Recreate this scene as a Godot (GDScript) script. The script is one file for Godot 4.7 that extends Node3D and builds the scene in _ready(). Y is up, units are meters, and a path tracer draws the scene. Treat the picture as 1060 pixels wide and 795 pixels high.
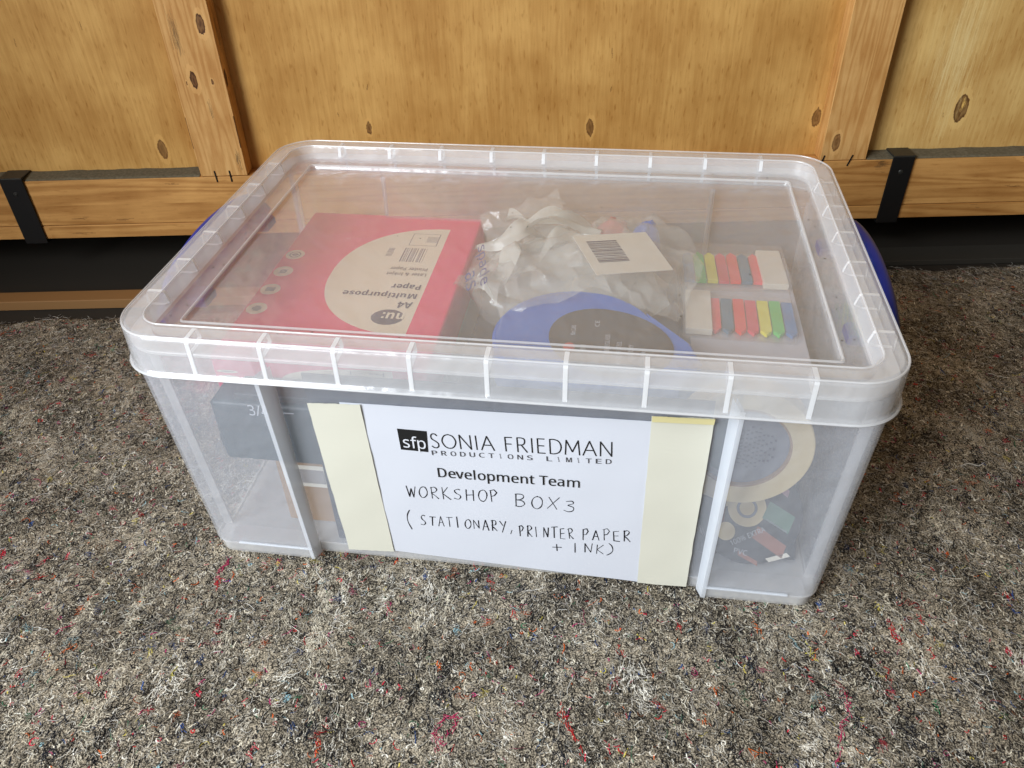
extends Node3D

var M := {}
var rng := RandomNumberGenerator.new()
const YARNS := [
	["pink", [-0.0740, 0.3420, -0.0790, 0.3270, -0.0720, 0.3140, -0.0630, 0.3140, -0.0620, 0.3220, -0.0710, 0.3300, -0.0750, 0.3360]],
	["pink", [-0.3000, 0.1760, -0.2990, 0.1600, -0.2960, 0.1440]],
	["pink", [0.2590, 0.3040, 0.2560, 0.3170, 0.2450, 0.3300, 0.2390, 0.3440, 0.2310, 0.3600]],
	["black", [0.2090, 0.3250, 0.2240, 0.3160, 0.2360, 0.3070, 0.2460, 0.2940, 0.2550, 0.2800, 0.2650, 0.2750, 0.2800, 0.2700, 0.2930, 0.2670, 0.3050, 0.2660]],
	["black", [0.2550, 0.2800, 0.2570, 0.2710, 0.2590, 0.2620]],
	["black", [0.2470, 0.3010, 0.2480, 0.3120, 0.2490, 0.3200]],
	["red", [0.3170, 0.2360, 0.3170, 0.2450, 0.3200, 0.2540]],
	["red", [0.3010, 0.2780, 0.2980, 0.2900]],
	["red", [0.3460, 0.2280, 0.3470, 0.2330]],
	["red", [0.0250, 0.3100, 0.0280, 0.3220, 0.0330, 0.3370, 0.0390, 0.3450]],
	["red", [0.0760, 0.2500, 0.0820, 0.2600]],
	["red", [-0.2980, 0.1700, -0.2980, 0.1760]],
	["yellow", [0.2390, 0.2460, 0.2410, 0.2580, 0.2420, 0.2690]],
	["yellow", [-0.3080, 0.2630, -0.3100, 0.2740]],
	["blue", [0.4450, 0.2010, 0.4360, 0.2150, 0.4360, 0.2240]],
	["blue", [-0.2860, 0.3180, -0.2820, 0.3260]],
	["green", [0.3280, 0.3060, 0.3260, 0.3160]],
	["orange", [0.3510, 0.2860, 0.3540, 0.2910]],
	["orange", [-0.4150, 0.2470, -0.4050, 0.2430]],
	["white", [-0.2180, 0.2260, -0.1990, 0.2380, -0.1900, 0.2310, -0.1750, 0.2450]],
	["white", [0.1220, 0.2810, 0.1290, 0.2950, 0.1230, 0.3120, 0.1320, 0.3230]],
	["white", [-0.3810, 0.2120, -0.3600, 0.1960, -0.3420, 0.1730]],
	["orange", [0.1650, 0.3560, 0.1750, 0.3470, 0.1850, 0.3510]],
	["pink", [-0.4280, 0.2260, -0.4180, 0.2170]],
	["white", [0.0090, 0.2310, 0.0210, 0.2490, 0.0160, 0.2700]],
	["red", [-0.0390, 0.1760, -0.0330, 0.1890]],
	["orange", [0.1990, 0.2300, 0.2040, 0.2470]],
]
const WALL_TURN := 0.14661   # the wall runs 8.4 degrees off the box's long side

# ------------------------------------------------------------------ helpers
func mb() -> SurfaceTool:
	var st := SurfaceTool.new()
	st.begin(Mesh.PRIMITIVE_TRIANGLES)
	return st

func tri(st: SurfaceTool, a: Vector3, b: Vector3, c: Vector3, na: Vector3, nb: Vector3, nc: Vector3, ua := Vector2.ZERO, ub := Vector2.ZERO, uc := Vector2.ZERO) -> void:
	if (c - a).cross(b - a).dot(na + nb + nc) < 0.0:
		var t := b; b = c; c = t
		var tn := nb; nb = nc; nc = tn
		var tu := ub; ub = uc; uc = tu
	st.set_normal(na); st.set_uv(ua); st.add_vertex(a)
	st.set_normal(nb); st.set_uv(ub); st.add_vertex(b)
	st.set_normal(nc); st.set_uv(uc); st.add_vertex(c)

func quad(st: SurfaceTool, a: Vector3, b: Vector3, c: Vector3, d: Vector3, na: Vector3, nb: Vector3, nc: Vector3, nd: Vector3, u := [Vector2(0, 1), Vector2(1, 1), Vector2(1, 0), Vector2(0, 0)]) -> void:
	tri(st, a, b, c, na, nb, nc, u[0], u[1], u[2])
	tri(st, a, c, d, na, nc, nd, u[0], u[2], u[3])

func flat(st: SurfaceTool, a: Vector3, b: Vector3, c: Vector3, d: Vector3, out: Vector3, u := [Vector2(0, 1), Vector2(1, 1), Vector2(1, 0), Vector2(0, 0)]) -> void:
	var n := (b - a).cross(d - a).normalized()
	if n.dot(out) < 0.0: n = -n
	quad(st, a, b, c, d, n, n, n, n, u)

func build(st: SurfaceTool, called: String, m: Material, parent: Node = self) -> MeshInstance3D:
	var o := MeshInstance3D.new()
	o.name = called
	o.mesh = st.commit()
	o.material_override = m
	parent.add_child(o, true)
	return o

func tag(o: Node, label: String, category: String, group := "", kind := "") -> void:
	if label: o.set_meta("label", label)
	if category: o.set_meta("category", category)
	if group: o.set_meta("group", group)
	if kind: o.set_meta("kind", kind)

func thing(called: String, label: String, category: String, at := Vector3.ZERO, turn := Vector3.ZERO, group := "") -> Node3D:
	var o := Node3D.new()
	o.name = called
	add_child(o, true)
	o.position = at
	o.rotation = turn
	tag(o, label, category, group)
	return o

# a box with bevelled edges (bevel in metres), uv in metres along the face (scale us) with the u axis along the longest side
func bbox(st: SurfaceTool, lo: Vector3, hi: Vector3, bev := 0.0015, face_uv := false) -> void:
	var c := (lo + hi) * 0.5
	var h := (hi - lo) * 0.5
	bev = minf(bev, minf(h.x, minf(h.y, h.z)) * 0.9)
	var axes := [Vector3.RIGHT, Vector3.UP, Vector3.BACK]
	var long := 0
	if h.y > h.x and h.y >= h.z: long = 1
	elif h.z > h.x and h.z > h.y: long = 2
	for ax in 3:
		var b := (ax + 1) % 3
		var d := (ax + 2) % 3
		for s in [-1.0, 1.0]:
			var n: Vector3 = axes[ax] * s
			var o: Vector3 = c + n * h[ax]
			var eb: Vector3 = axes[b] * (h[b] - bev)
			var ed: Vector3 = axes[d] * (h[d] - bev)
			var pts := [o - eb - ed, o + eb - ed, o + eb + ed, o - eb + ed]
			var uv := []
			for p in pts:
				if face_uv:
					uv.append(Vector2((p.x - lo.x) / (hi.x - lo.x), 1.0 - (p.y - lo.y) / (hi.y - lo.y)) if ax == 2 else (Vector2((p.x - lo.x) / (hi.x - lo.x), (p.z - lo.z) / (hi.z - lo.z)) if ax == 1 else Vector2(0.01, 0.01)))
				else:
					var other := 3 - long - ax if ax != long else (b if b != long else d)
					uv.append(Vector2(p[long], p[other]) if ax != long else Vector2(p[b] * 0.1, p[d]))
			flat(st, pts[0], pts[1], pts[2], pts[3], n, uv)
	# bevels along edges
	for ax in 3:
		var b := (ax + 1) % 3
		var d := (ax + 2) % 3
		for sb in [-1.0, 1.0]:
			for sd in [-1.0, 1.0]:
				var e: Vector3 = axes[ax] * (h[ax] - bev)
				var p1: Vector3 = c + axes[b] * sb * h[b] + axes[d] * sd * (h[d] - bev)
				var p2: Vector3 = c + axes[b] * sb * (h[b] - bev) + axes[d] * sd * h[d]
				var n1: Vector3 = axes[b] * sb
				var n2: Vector3 = axes[d] * sd
				var k := 0.01
				var uu := [Vector2(p1[long], 0) , Vector2((p1 + e)[long], k), Vector2((p2 + e)[long], k), Vector2(p2[long], 0)]
				if face_uv: uu = [Vector2(k, k), Vector2(k, k), Vector2(k, k), Vector2(k, k)]
				quad(st, p1 - e, p1 + e, p2 + e, p2 - e, n1, n1, n2, n2, uu)
	for sx in [-1.0, 1.0]:
		for sy in [-1.0, 1.0]:
			for sz in [-1.0, 1.0]:
				var s := Vector3(sx, sy, sz)
				var q := c + s * h
				tri(st, q - Vector3(0, sy, sz) * bev, q - Vector3(sx, 0, sz) * bev, q - Vector3(sx, sy, 0) * bev, Vector3(sx, 0, 0), Vector3(0, sy, 0), Vector3(0, 0, sz), Vector2(0.01, 0.01), Vector2(0.01, 0.01), Vector2(0.01, 0.01))

func block(called: String, lo: Vector3, hi: Vector3, m: Material, parent: Node, bev := 0.0015, face_uv := false) -> MeshInstance3D:
	var st := mb()
	bbox(st, lo, hi, bev, face_uv)
	return build(st, called, m, parent)

# rounded rectangle as [[p, n] ...] ring (x, z)
func ring(hx: float, hz: float, r: float, seg := 10) -> Array:
	var out := []
	for k in 4:
		var cx: float = [hx - r, -hx + r, -hx + r, hx - r][k]
		var cz: float = [hz - r, hz - r, -hz + r, -hz + r][k]
		for i in seg + 1:
			var a: float = PI * 0.5 * (k + float(i) / seg)
			out.append([Vector2(cx + cos(a) * r, cz + sin(a) * r), Vector2(cos(a), sin(a))])
	return out

func v3(p: Vector2, y: float) -> Vector3:
	return Vector3(p.x, y, p.y)

# sweep a profile [Vector2(offset, y)] round a rounded rectangle
func sweep(st: SurfaceTool, hx: float, hz: float, r: float, prof: Array, inward := false, seg := 10) -> void:
	var rings := []
	for p in prof:
		rings.append(ring(hx + p.x, hz + p.x, maxf(0.004, r + p.x), seg))
	var n: int = rings[0].size()
	for k in prof.size() - 1:
		var d: Vector2 = (prof[k + 1] - prof[k]).normalized()
		for i in n:
			var j := (i + 1) % n
			var A: Array = rings[k][i]; var B: Array = rings[k][j]; var C: Array = rings[k + 1][j]; var D: Array = rings[k + 1][i]
			var na := Vector3(A[1].x * d.y, -d.x, A[1].y * d.y)
			var nb := Vector3(B[1].x * d.y, -d.x, B[1].y * d.y)
			if inward: na = -na; nb = -nb
			quad(st, v3(A[0], prof[k].y), v3(B[0], prof[k].y), v3(C[0], prof[k + 1].y), v3(D[0], prof[k + 1].y), na, nb, nb, na)

func cap(st: SurfaceTool, rg: Array, y: float, up: float) -> void:
	var n := Vector3(0, up, 0)
	for i in rg.size():
		tri(st, Vector3(0, y, 0), v3(rg[i][0], y), v3(rg[(i + 1) % rg.size()][0], y), n, n, n)

# lathe round the local y axis
func lathe(st: SurfaceTool, prof: Array, seg := 48) -> void:
	for k in prof.size() - 1:
		var d: Vector2 = (prof[k + 1] - prof[k]).normalized()
		for i in seg:
			var a := TAU * i / seg
			var b := TAU * (i + 1) / seg
			var na := Vector3(cos(a) * d.y, -d.x, sin(a) * d.y)
			var nb := Vector3(cos(b) * d.y, -d.x, sin(b) * d.y)
			quad(st, Vector3(cos(a) * prof[k].x, prof[k].y, sin(a) * prof[k].x), Vector3(cos(b) * prof[k].x, prof[k].y, sin(b) * prof[k].x),
				Vector3(cos(b) * prof[k + 1].x, prof[k + 1].y, sin(b) * prof[k + 1].x), Vector3(cos(a) * prof[k + 1].x, prof[k + 1].y, sin(a) * prof[k + 1].x), na, nb, nb, na)

# a flat polygon (x, z) raised from y0 to y1
func prism(st: SurfaceTool, poly: PackedVector2Array, y0: float, y1: float) -> void:
	var idx := Geometry2D.triangulate_polygon(poly)
	for k in range(0, idx.size(), 3):
		for s in [[y0, Vector3.DOWN], [y1, Vector3.UP]]:
			tri(st, v3(poly[idx[k]], s[0]), v3(poly[idx[k + 1]], s[0]), v3(poly[idx[k + 2]], s[0]), s[1], s[1], s[1])
	var cc := Geometry2D.is_polygon_clockwise(poly)
	for i in poly.size():
		var p := poly[i]; var q := poly[(i + 1) % poly.size()]
		var d := (q - p).normalized()
		var n := Vector2(-d.y, d.x) if cc else Vector2(d.y, -d.x)
		if cc != Geometry2D.is_polygon_clockwise(PackedVector2Array([Vector2(0, 0), Vector2(1, 0), Vector2(1, -1)])): pass
		flat(st, v3(p, y0), v3(q, y0), v3(q, y1), v3(p, y1), Vector3(n.x, 0, n.y))

func mat(c: Color, rough := 0.6, spec := 0.5, metal := 0.0) -> StandardMaterial3D:
	var m := StandardMaterial3D.new()
	m.albedo_color = c
	m.roughness = rough
	m.metallic_specular = spec
	m.metallic = metal
	return m

func clear(c: Color, alpha: float, rough := 0.2, back := 0.0) -> StandardMaterial3D:
	var m := mat(c, rough)
	m.albedo_color.a = alpha
	m.transparency = BaseMaterial3D.TRANSPARENCY_ALPHA
	m.cull_mode = BaseMaterial3D.CULL_DISABLED
	if back > 0.0:
		m.backlight_enabled = true
		m.backlight = Color(back, back, back)
	return m

func tex(img: Image) -> ImageTexture:
	return ImageTexture.create_from_image(img)

func textured(img: Image, rough := 0.7, bump := 0.0) -> StandardMaterial3D:
	var m := mat(Color.WHITE, rough, 0.4)
	m.albedo_texture = tex(img)
	if bump > 0.0:
		m.heightmap_enabled = true
		m.heightmap_texture = m.albedo_texture
		m.heightmap_scale = bump
	return m

func noise_bytes(w: int, h: int, freq: float, seed_: int, octaves := 4, sx := 1, sy := 1, kind := FastNoiseLite.TYPE_SIMPLEX_SMOOTH) -> PackedByteArray:
	var f := FastNoiseLite.new()
	f.noise_type = kind
	f.seed = seed_
	f.frequency = freq
	f.fractal_octaves = octaves
	var im := f.get_image(maxi(2, w / sx), maxi(2, h / sy), false, false, true)
	im.convert(Image.FORMAT_L8)
	if sx > 1 or sy > 1: im.resize(w, h, Image.INTERPOLATE_CUBIC)
	return im.get_data()

# ------------------------------------------------------------------ wood
# image x runs along the grain. knots: [along px, across px, radius px, darkness]
func wood(w: int, h: int, seed_: int, light: Color, dark: Color, knots: Array, ring_amount: float, fleck: float, blotch: float, rings := 0.035) -> Image:
	var wav := noise_bytes(w, h, 0.011, seed_, 3, 18, 1)
	var fine := noise_bytes(w, h, 0.22, seed_ + 1, 3, 14, 1)
	var fl := noise_bytes(w, h, 0.16, seed_ + 2, 2, 5, 1)
	var bl := noise_bytes(w, h, 0.006, seed_ + 3, 4)
	var gr := noise_bytes(w, h, 0.7, seed_ + 4, 1)
	var out := PackedByteArray()
	out.resize(w * h * 3)
	var i := 0
	for y in h:
		for x in w:
			var kd := 0.0
			var halo := 0.0
			var bend := 0.0
			for k in knots:
				var dx: float = (x - k[0] + (fl[i] - 128) * 0.03) / (k[2] * 2.1)
				var dy: float = (y - k[1]) / k[2]
				var q := dx * dx * 0.8 + dy * dy
				if q < 9.0:
					var e := exp(-q * 0.55)
					bend += e * k[2] * 0.9 * signf(dy) * (1.0 - exp(-absf(dy)))
					var rr := sqrt(q) + (fine[i] - 128) * 0.0008 + (bl[i] - 128) * 0.003
					if rr < 0.85: kd = maxf(kd, k[3] * (0.82 + 0.18 * sin(rr * 8.0 + (fine[i] - 128) * 0.02)))
					elif rr < 1.04: kd = maxf(kd, k[3] * 1.02)
					elif rr < 1.7: halo = maxf(halo, 0.45)
			var t := (wav[i] / 255.0) * 9.0 + (y + bend) * rings
			var rg := 0.5 + 0.5 * sin(t * 3.0)
			rg = rg * rg
			var v := ring_amount * rg + (fine[i] - 128) / 255.0 * 0.24 + (bl[i] - 128) / 255.0 * blotch + (gr[i] - 128) / 255.0 * 0.10
			if fl[i] > 182: v += fleck * (fl[i] - 182) / 60.0
			v = clampf(v + 0.22, 0.0, 1.0)
			var c := light.lerp(dark, v)
			if halo > 0.0: c = c.lerp(light * 1.05, halo)
			if kd > 0.0: c = c.lerp(Color(0.23, 0.12, 0.05), clampf(kd, 0.0, 0.95))
			out[i * 3] = int(c.r * 255.0)
			out[i * 3 + 1] = int(c.g * 255.0)
			out[i * 3 + 2] = int(c.b * 255.0)
			i += 1
	return Image.create_from_data(w, h, false, Image.FORMAT_RGB8, out)

func smear(img: Image, cx: float, cy: float, lx: float, ly: float, n: int, col: Color, a: float) -> void:
	for k in n:
		var x := cx + rng.randfn(0.0, lx * 0.35)
		var y := cy + rng.randfn(0.0, ly * 0.4)
		var len := int(absf(rng.randfn(lx * 0.5, lx * 0.3))) + 2
		for s in len:
			var px := int(x) + s
			var py := int(y + sin(s * 0.07 + k) * 0.8)
			if px >= 0 and py >= 0 and px < img.get_width() and py < img.get_height():
				var aa := a * rng.randf_range(0.4, 1.0)
				img.set_pixel(px, py, img.get_pixel(px, py).lerp(col, aa))

# ------------------------------------------------------------------ setting
func make_wall() -> void:
	var w := thing("plywood_wall", "varnished plywood wall with pine posts and a bottom rail behind the plastic box", "wall", Vector3.ZERO, Vector3(0, WALL_TURN, 0))
	var pl := Color(0.84, 0.66, 0.39)
	var pd := Color(0.60, 0.40, 0.17)
	# plywood sheets: image x = up. px per metre 1250
	var s := 1250.0
	var panels := [[-1.15, -0.4185, [[0.186, -0.507, 7.0, 0.55]], 11], [-0.4175, 0.4575, [[0.209, -0.209, 4.0, 0.6], [0.201, 0.101, 6.0, 0.55], [0.207, 0.4165, 6.0, 0.55]], 12], [0.4585, 1.15, [[0.216, 0.616, 9.0, 0.7]], 13]]
	for p in panels:
		var hh := int((p[1] - p[0]) * s)
		var kn := []
		for k in p[2]: kn.append([(k[0] - 0.13) * s, (k[1] - p[0]) * s, k[2], k[3]])
		var right: bool = p[3] == 13
		var im := wood(900, hh, p[3] * 17, pl if not right else Color(0.88, 0.735, 0.47), pd if not right else Color(0.66, 0.46, 0.22), kn, 0.12, 0.40, 0.55, 0.012)
		for q in 26:
			smear(im, rng.randf() * 900.0, rng.randf() * hh, rng.randf_range(4, 14), 1.2, 2, Color(0.26, 0.15, 0.06), 0.55)
		if right:
			smear(im, 150, 0.13 * s, 150, 50, 260, Color(0.93, 0.84, 0.62), 0.32)
			# pale filler inside the split knot
			smear(im, (0.218 - 0.13) * s, (0.617 - p[0]) * s, 12, 3, 26, Color(0.92, 0.75, 0.42), 0.9)
		var st := mb()
		var z := -0.447
		flat(st, Vector3(p[0], 0.13, z), Vector3(p[1], 0.13, z), Vector3(p[1], 1.3, z), Vector3(p[0], 1.3, z), Vector3.BACK,
			[Vector2(0, 0), Vector2(0, 1), Vector2(1.17 * s / 900.0, 1), Vector2(1.17 * s / 900.0, 0)])
		flat(st, Vector3(p[0], 0.13, z - 0.009), Vector3(p[1], 0.13, z - 0.009), Vector3(p[1], 1.3, z - 0.009), Vector3(p[0], 1.3, z - 0.009), Vector3.FORWARD)
		flat(st, Vector3(p[0], 1.3, z), Vector3(p[1], 1.3, z), Vector3(p[1], 1.3, z - 0.009), Vector3(p[0], 1.3, z - 0.009), Vector3.UP)
		flat(st, Vector3(p[0], 0.13, z), Vector3(p[1], 0.13, z), Vector3(p[1], 0.13, z - 0.009), Vector3(p[0], 0.13, z - 0.009), Vector3.DOWN)
		build(st, "plywood_panel", textured(im, 0.42, 0.03), w)
	# posts
	var posts := [[-0.4515, -0.3845, [[0.357, -0.399, 10.0, 0.8], [0.289, -0.426, 11.0, 0.85], [0.286, -0.402, 3.0, 0.7], [0.285, -0.436, 2.5, 0.7]], 21], [0.4245, 0.4895, [[0.183, 0.442, 9.0, 0.55]], 22]]
	for p in posts:
		var hh := int((p[1] - p[0]) * 2000.0)
		var kn := []
		for k in p[2]: kn.append([(k[0] - 0.155) * 2000.0, (k[1] - p[0]) * 2000.0, k[2], k[3]])
		var im := wood(800, hh, p[3] * 31, Color(0.865, 0.685, 0.44), Color(0.67, 0.45, 0.22), kn, 0.34, 0.20, 0.35, 0.05)
		if p[3] == 21:
			smear(im, (0.335 - 0.155) * 2000.0, (-0.434 - p[0]) * 2000.0, 60, 18, 60, Color(0.25, 0.2, 0.13), 0.34)
			smear(im, (0.245 - 0.155) * 2000.0, (-0.413 - p[0]) * 2000.0, 30, 5, 14, Color(0.25, 0.2, 0.13), 0.4)
			smear(im, 30, (-0.392 - p[0]) * 2000.0, 40, 9, 16, Color(0.16, 0.12, 0.08), 0.5)
		var st := mb()
		bbox(st, Vector3(p[0], 0.1555, -0.4465), Vector3(p[1], 1.3, -0.42), 0.0012)
		var m := textured(im, 0.55, 0.04)
		m.uv1_scale = Vector3(2000.0 / 800.0, 2000.0 / hh, 1)
		m.uv1_offset = Vector3(-0.1555 * 2000.0 / 800.0, -p[0] * 2000.0 / hh, 0)
		build(st, "post", m, w)
	# rails: long boards, image x along u
	var rim := wood(2040, 140, 731, Color(0.85, 0.645, 0.385), Color(0.60, 0.40, 0.19), [[(0.724 + 0.85) * 1200.0, 50.0, 9.0, 0.8], [330.0, 70.0, 5.0, 0.35]], 0.40, 0.25, 0.5, 0.055)
	for q in 18: smear(rim, rng.randf() * 2040.0, rng.randf() * 140.0, rng.randf_range(10, 40), 2, 4, Color(0.30, 0.19, 0.09), 0.45)
	smear(rim, (0.51 + 0.85) * 1200.0, 40, 14, 16, 50, Color(0.22, 0.17, 0.12), 0.35)
	var rm := textured(rim, 0.6, 0.05)
	rm.uv1_scale = Vector3(1200.0 / 2040.0, 1200.0 / 140.0, 1)
	rm.uv1_offset = Vector3(0.85 * 1200.0 / 2040.0, 0, 0)
	block("rail", Vector3(-1.15, 0.0855, -0.4465), Vector3(1.15, 0.155, -0.42), rm, w, 0.0012)
	var rm2: StandardMaterial3D = rm.duplicate()
	rm2.uv1_offset = Vector3(0.41, 0.5, 0)
	block("lower_rail", Vector3(-1.15, 0.064, -0.445), Vector3(1.15, 0.085, -0.4195), rm2, w, 0.0015)
	# grey dust caked on the ledge of the rail
	for q in [[-1.15, -0.454], [0.4915, 1.15]]:
		var st := mb()
		var u: float = q[0]
		while u < q[1] - 0.001:
			var u2: float = minf(u + 0.012, q[1])
			var h1 := 0.1565 + 0.0012 * absf(sin(u * 91.0) * sin(u * 37.0))
			var h2 := 0.1565 + 0.0012 * absf(sin(u2 * 91.0) * sin(u2 * 37.0))
			flat(st, Vector3(u, 0.1552, -0.4208), Vector3(u2, 0.1552, -0.4208), Vector3(u2, h2, -0.424), Vector3(u, h1, -0.424), Vector3(0, 1, 1))
			flat(st, Vector3(u, h1, -0.424), Vector3(u2, h2, -0.424), Vector3(u2, h2 + 0.002, -0.4468), Vector3(u, h1 + 0.002, -0.4468), Vector3.UP)
			u = u2
		var d := build(st, "ledge_dust", M.dust, w)
		d.set_meta("label", "grey dust lying on the ledge above the rail")
	# steel straps hooked over the rail
	for q in [[-0.738, -0.705], [0.5265, 0.557]]:
		var st := mb()
		var a: float = q[0]; var b: float = q[1]
		bbox(st, Vector3(a, 0.060, -0.4190), Vector3(b, 0.1610, -0.4160), 0.0007)
		var o := build(st, "steel_strap", M.steel, w)
		var st2 := mb()
		bbox(st2, Vector3(a - 0.0005, 0.1590, -0.4460), Vector3(b + 0.0005, 0.1618, -0.4155), 0.0009)
		build(st2, "hook", M.steel_worn, o)
		var st3 := mb()
		bbox(st3, Vector3(a, 0.0585, -0.4400), Vector3(b, 0.0612, -0.4165), 0.0007)
		build(st3, "bottom_lip", M.steel, o)
		var st4 := mb()
		lathe(st4, [Vector2(0, 0.0015), Vector2(0.0025, 0.0012), Vector2(0.0035, 0.0)], 12)
		var sc := build(st4, "screw", M.steel_worn, o)
		sc.position = Vector3((a + b) * 0.5, 0.138, -0.416); sc.rotation.x = PI * 0.5
	# staples over the post joints
	for q in [[-0.4300, 0.05], [-0.4090, 0.02], [0.4280, -0.25], [0.4670, -0.3]]:
		var st := mb()
		bbox(st, Vector3(-0.0010, -0.0085, 0.0), Vector3(0.0010, 0.0085, 0.0012), 0.0004)
		var o := build(st, "staple", M.steel, w)
		o.position = Vector3(q[0], 0.1555, -0.42); o.rotation.z = q[1]
	# unseen side panel, added outside the picture to keep daylight off this end
	block("added_side_panel", Vector3(-1.17, -0.007, -0.44), Vector3(-1.152, 2.0, 0.52), M.side_ply, w, 0.001)
	# underside deck and back board, added to keep the gap under the rail dark
	block("added_underside_board", Vector3(-1.15, 0.066, -1.05), Vector3(1.15, 0.084, -0.4475), M.deck_ply, w)
	block("added_back_board", Vector3(-1.15, -0.006, -0.78), Vector3(1.15, 0.0655, -0.76), M.deck_ply, w)

func make_floor() -> void:
	var st := mb()
	flat(st, Vector3(-3, -0.0075, -2), Vector3(3, -0.0075, -2), Vector3(3, -0.0075, 3), Vector3(-3, -0.0075, 3), Vector3.UP)
	var o := build(st, "floor", M.bare_floor)
	o.set_meta("kind", "structure")
	var b := thing("floor_batten", "narrow pine batten lying on the floor in the dark gap under the wall", "batten", Vector3.ZERO, Vector3(0, WALL_TURN, 0))
	block("plank", Vector3(-1.1, -0.007, -0.362), Vector3(-0.15, 0.0085, -0.334), M.batten, b, 0.0015)
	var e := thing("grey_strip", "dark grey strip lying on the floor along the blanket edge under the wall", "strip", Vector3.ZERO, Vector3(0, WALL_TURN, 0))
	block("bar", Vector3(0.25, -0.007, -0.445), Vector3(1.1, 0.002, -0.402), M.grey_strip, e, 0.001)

func edge_z(u: float) -> float:
	return lerpf(-0.303, -0.392, smoothstep(-0.75, 0.7, u)) + 0.004 * sin(u * 23.0) + 0.003 * sin(u * 61.0 + 1.0)

func blanket_y(u: float, z: float, f: FastNoiseLite, g: FastNoiseLite) -> float:
	var y := f.get_noise_2d(u, z) * 0.006 + g.get_noise_2d(u, z) * 0.0007
	# pressed flat where the box stands
	var c := cos(WALL_TURN); var s := sin(WALL_TURN)
	var x := u * c + z * s
	var zz := -u * s + z * c
	var d := maxf(absf(x) - 0.285, absf(zz) - 0.178)
	var k := smoothstep(0.0, 0.06, d)
	return lerpf(-0.0008, y - 0.0005, k)

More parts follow.
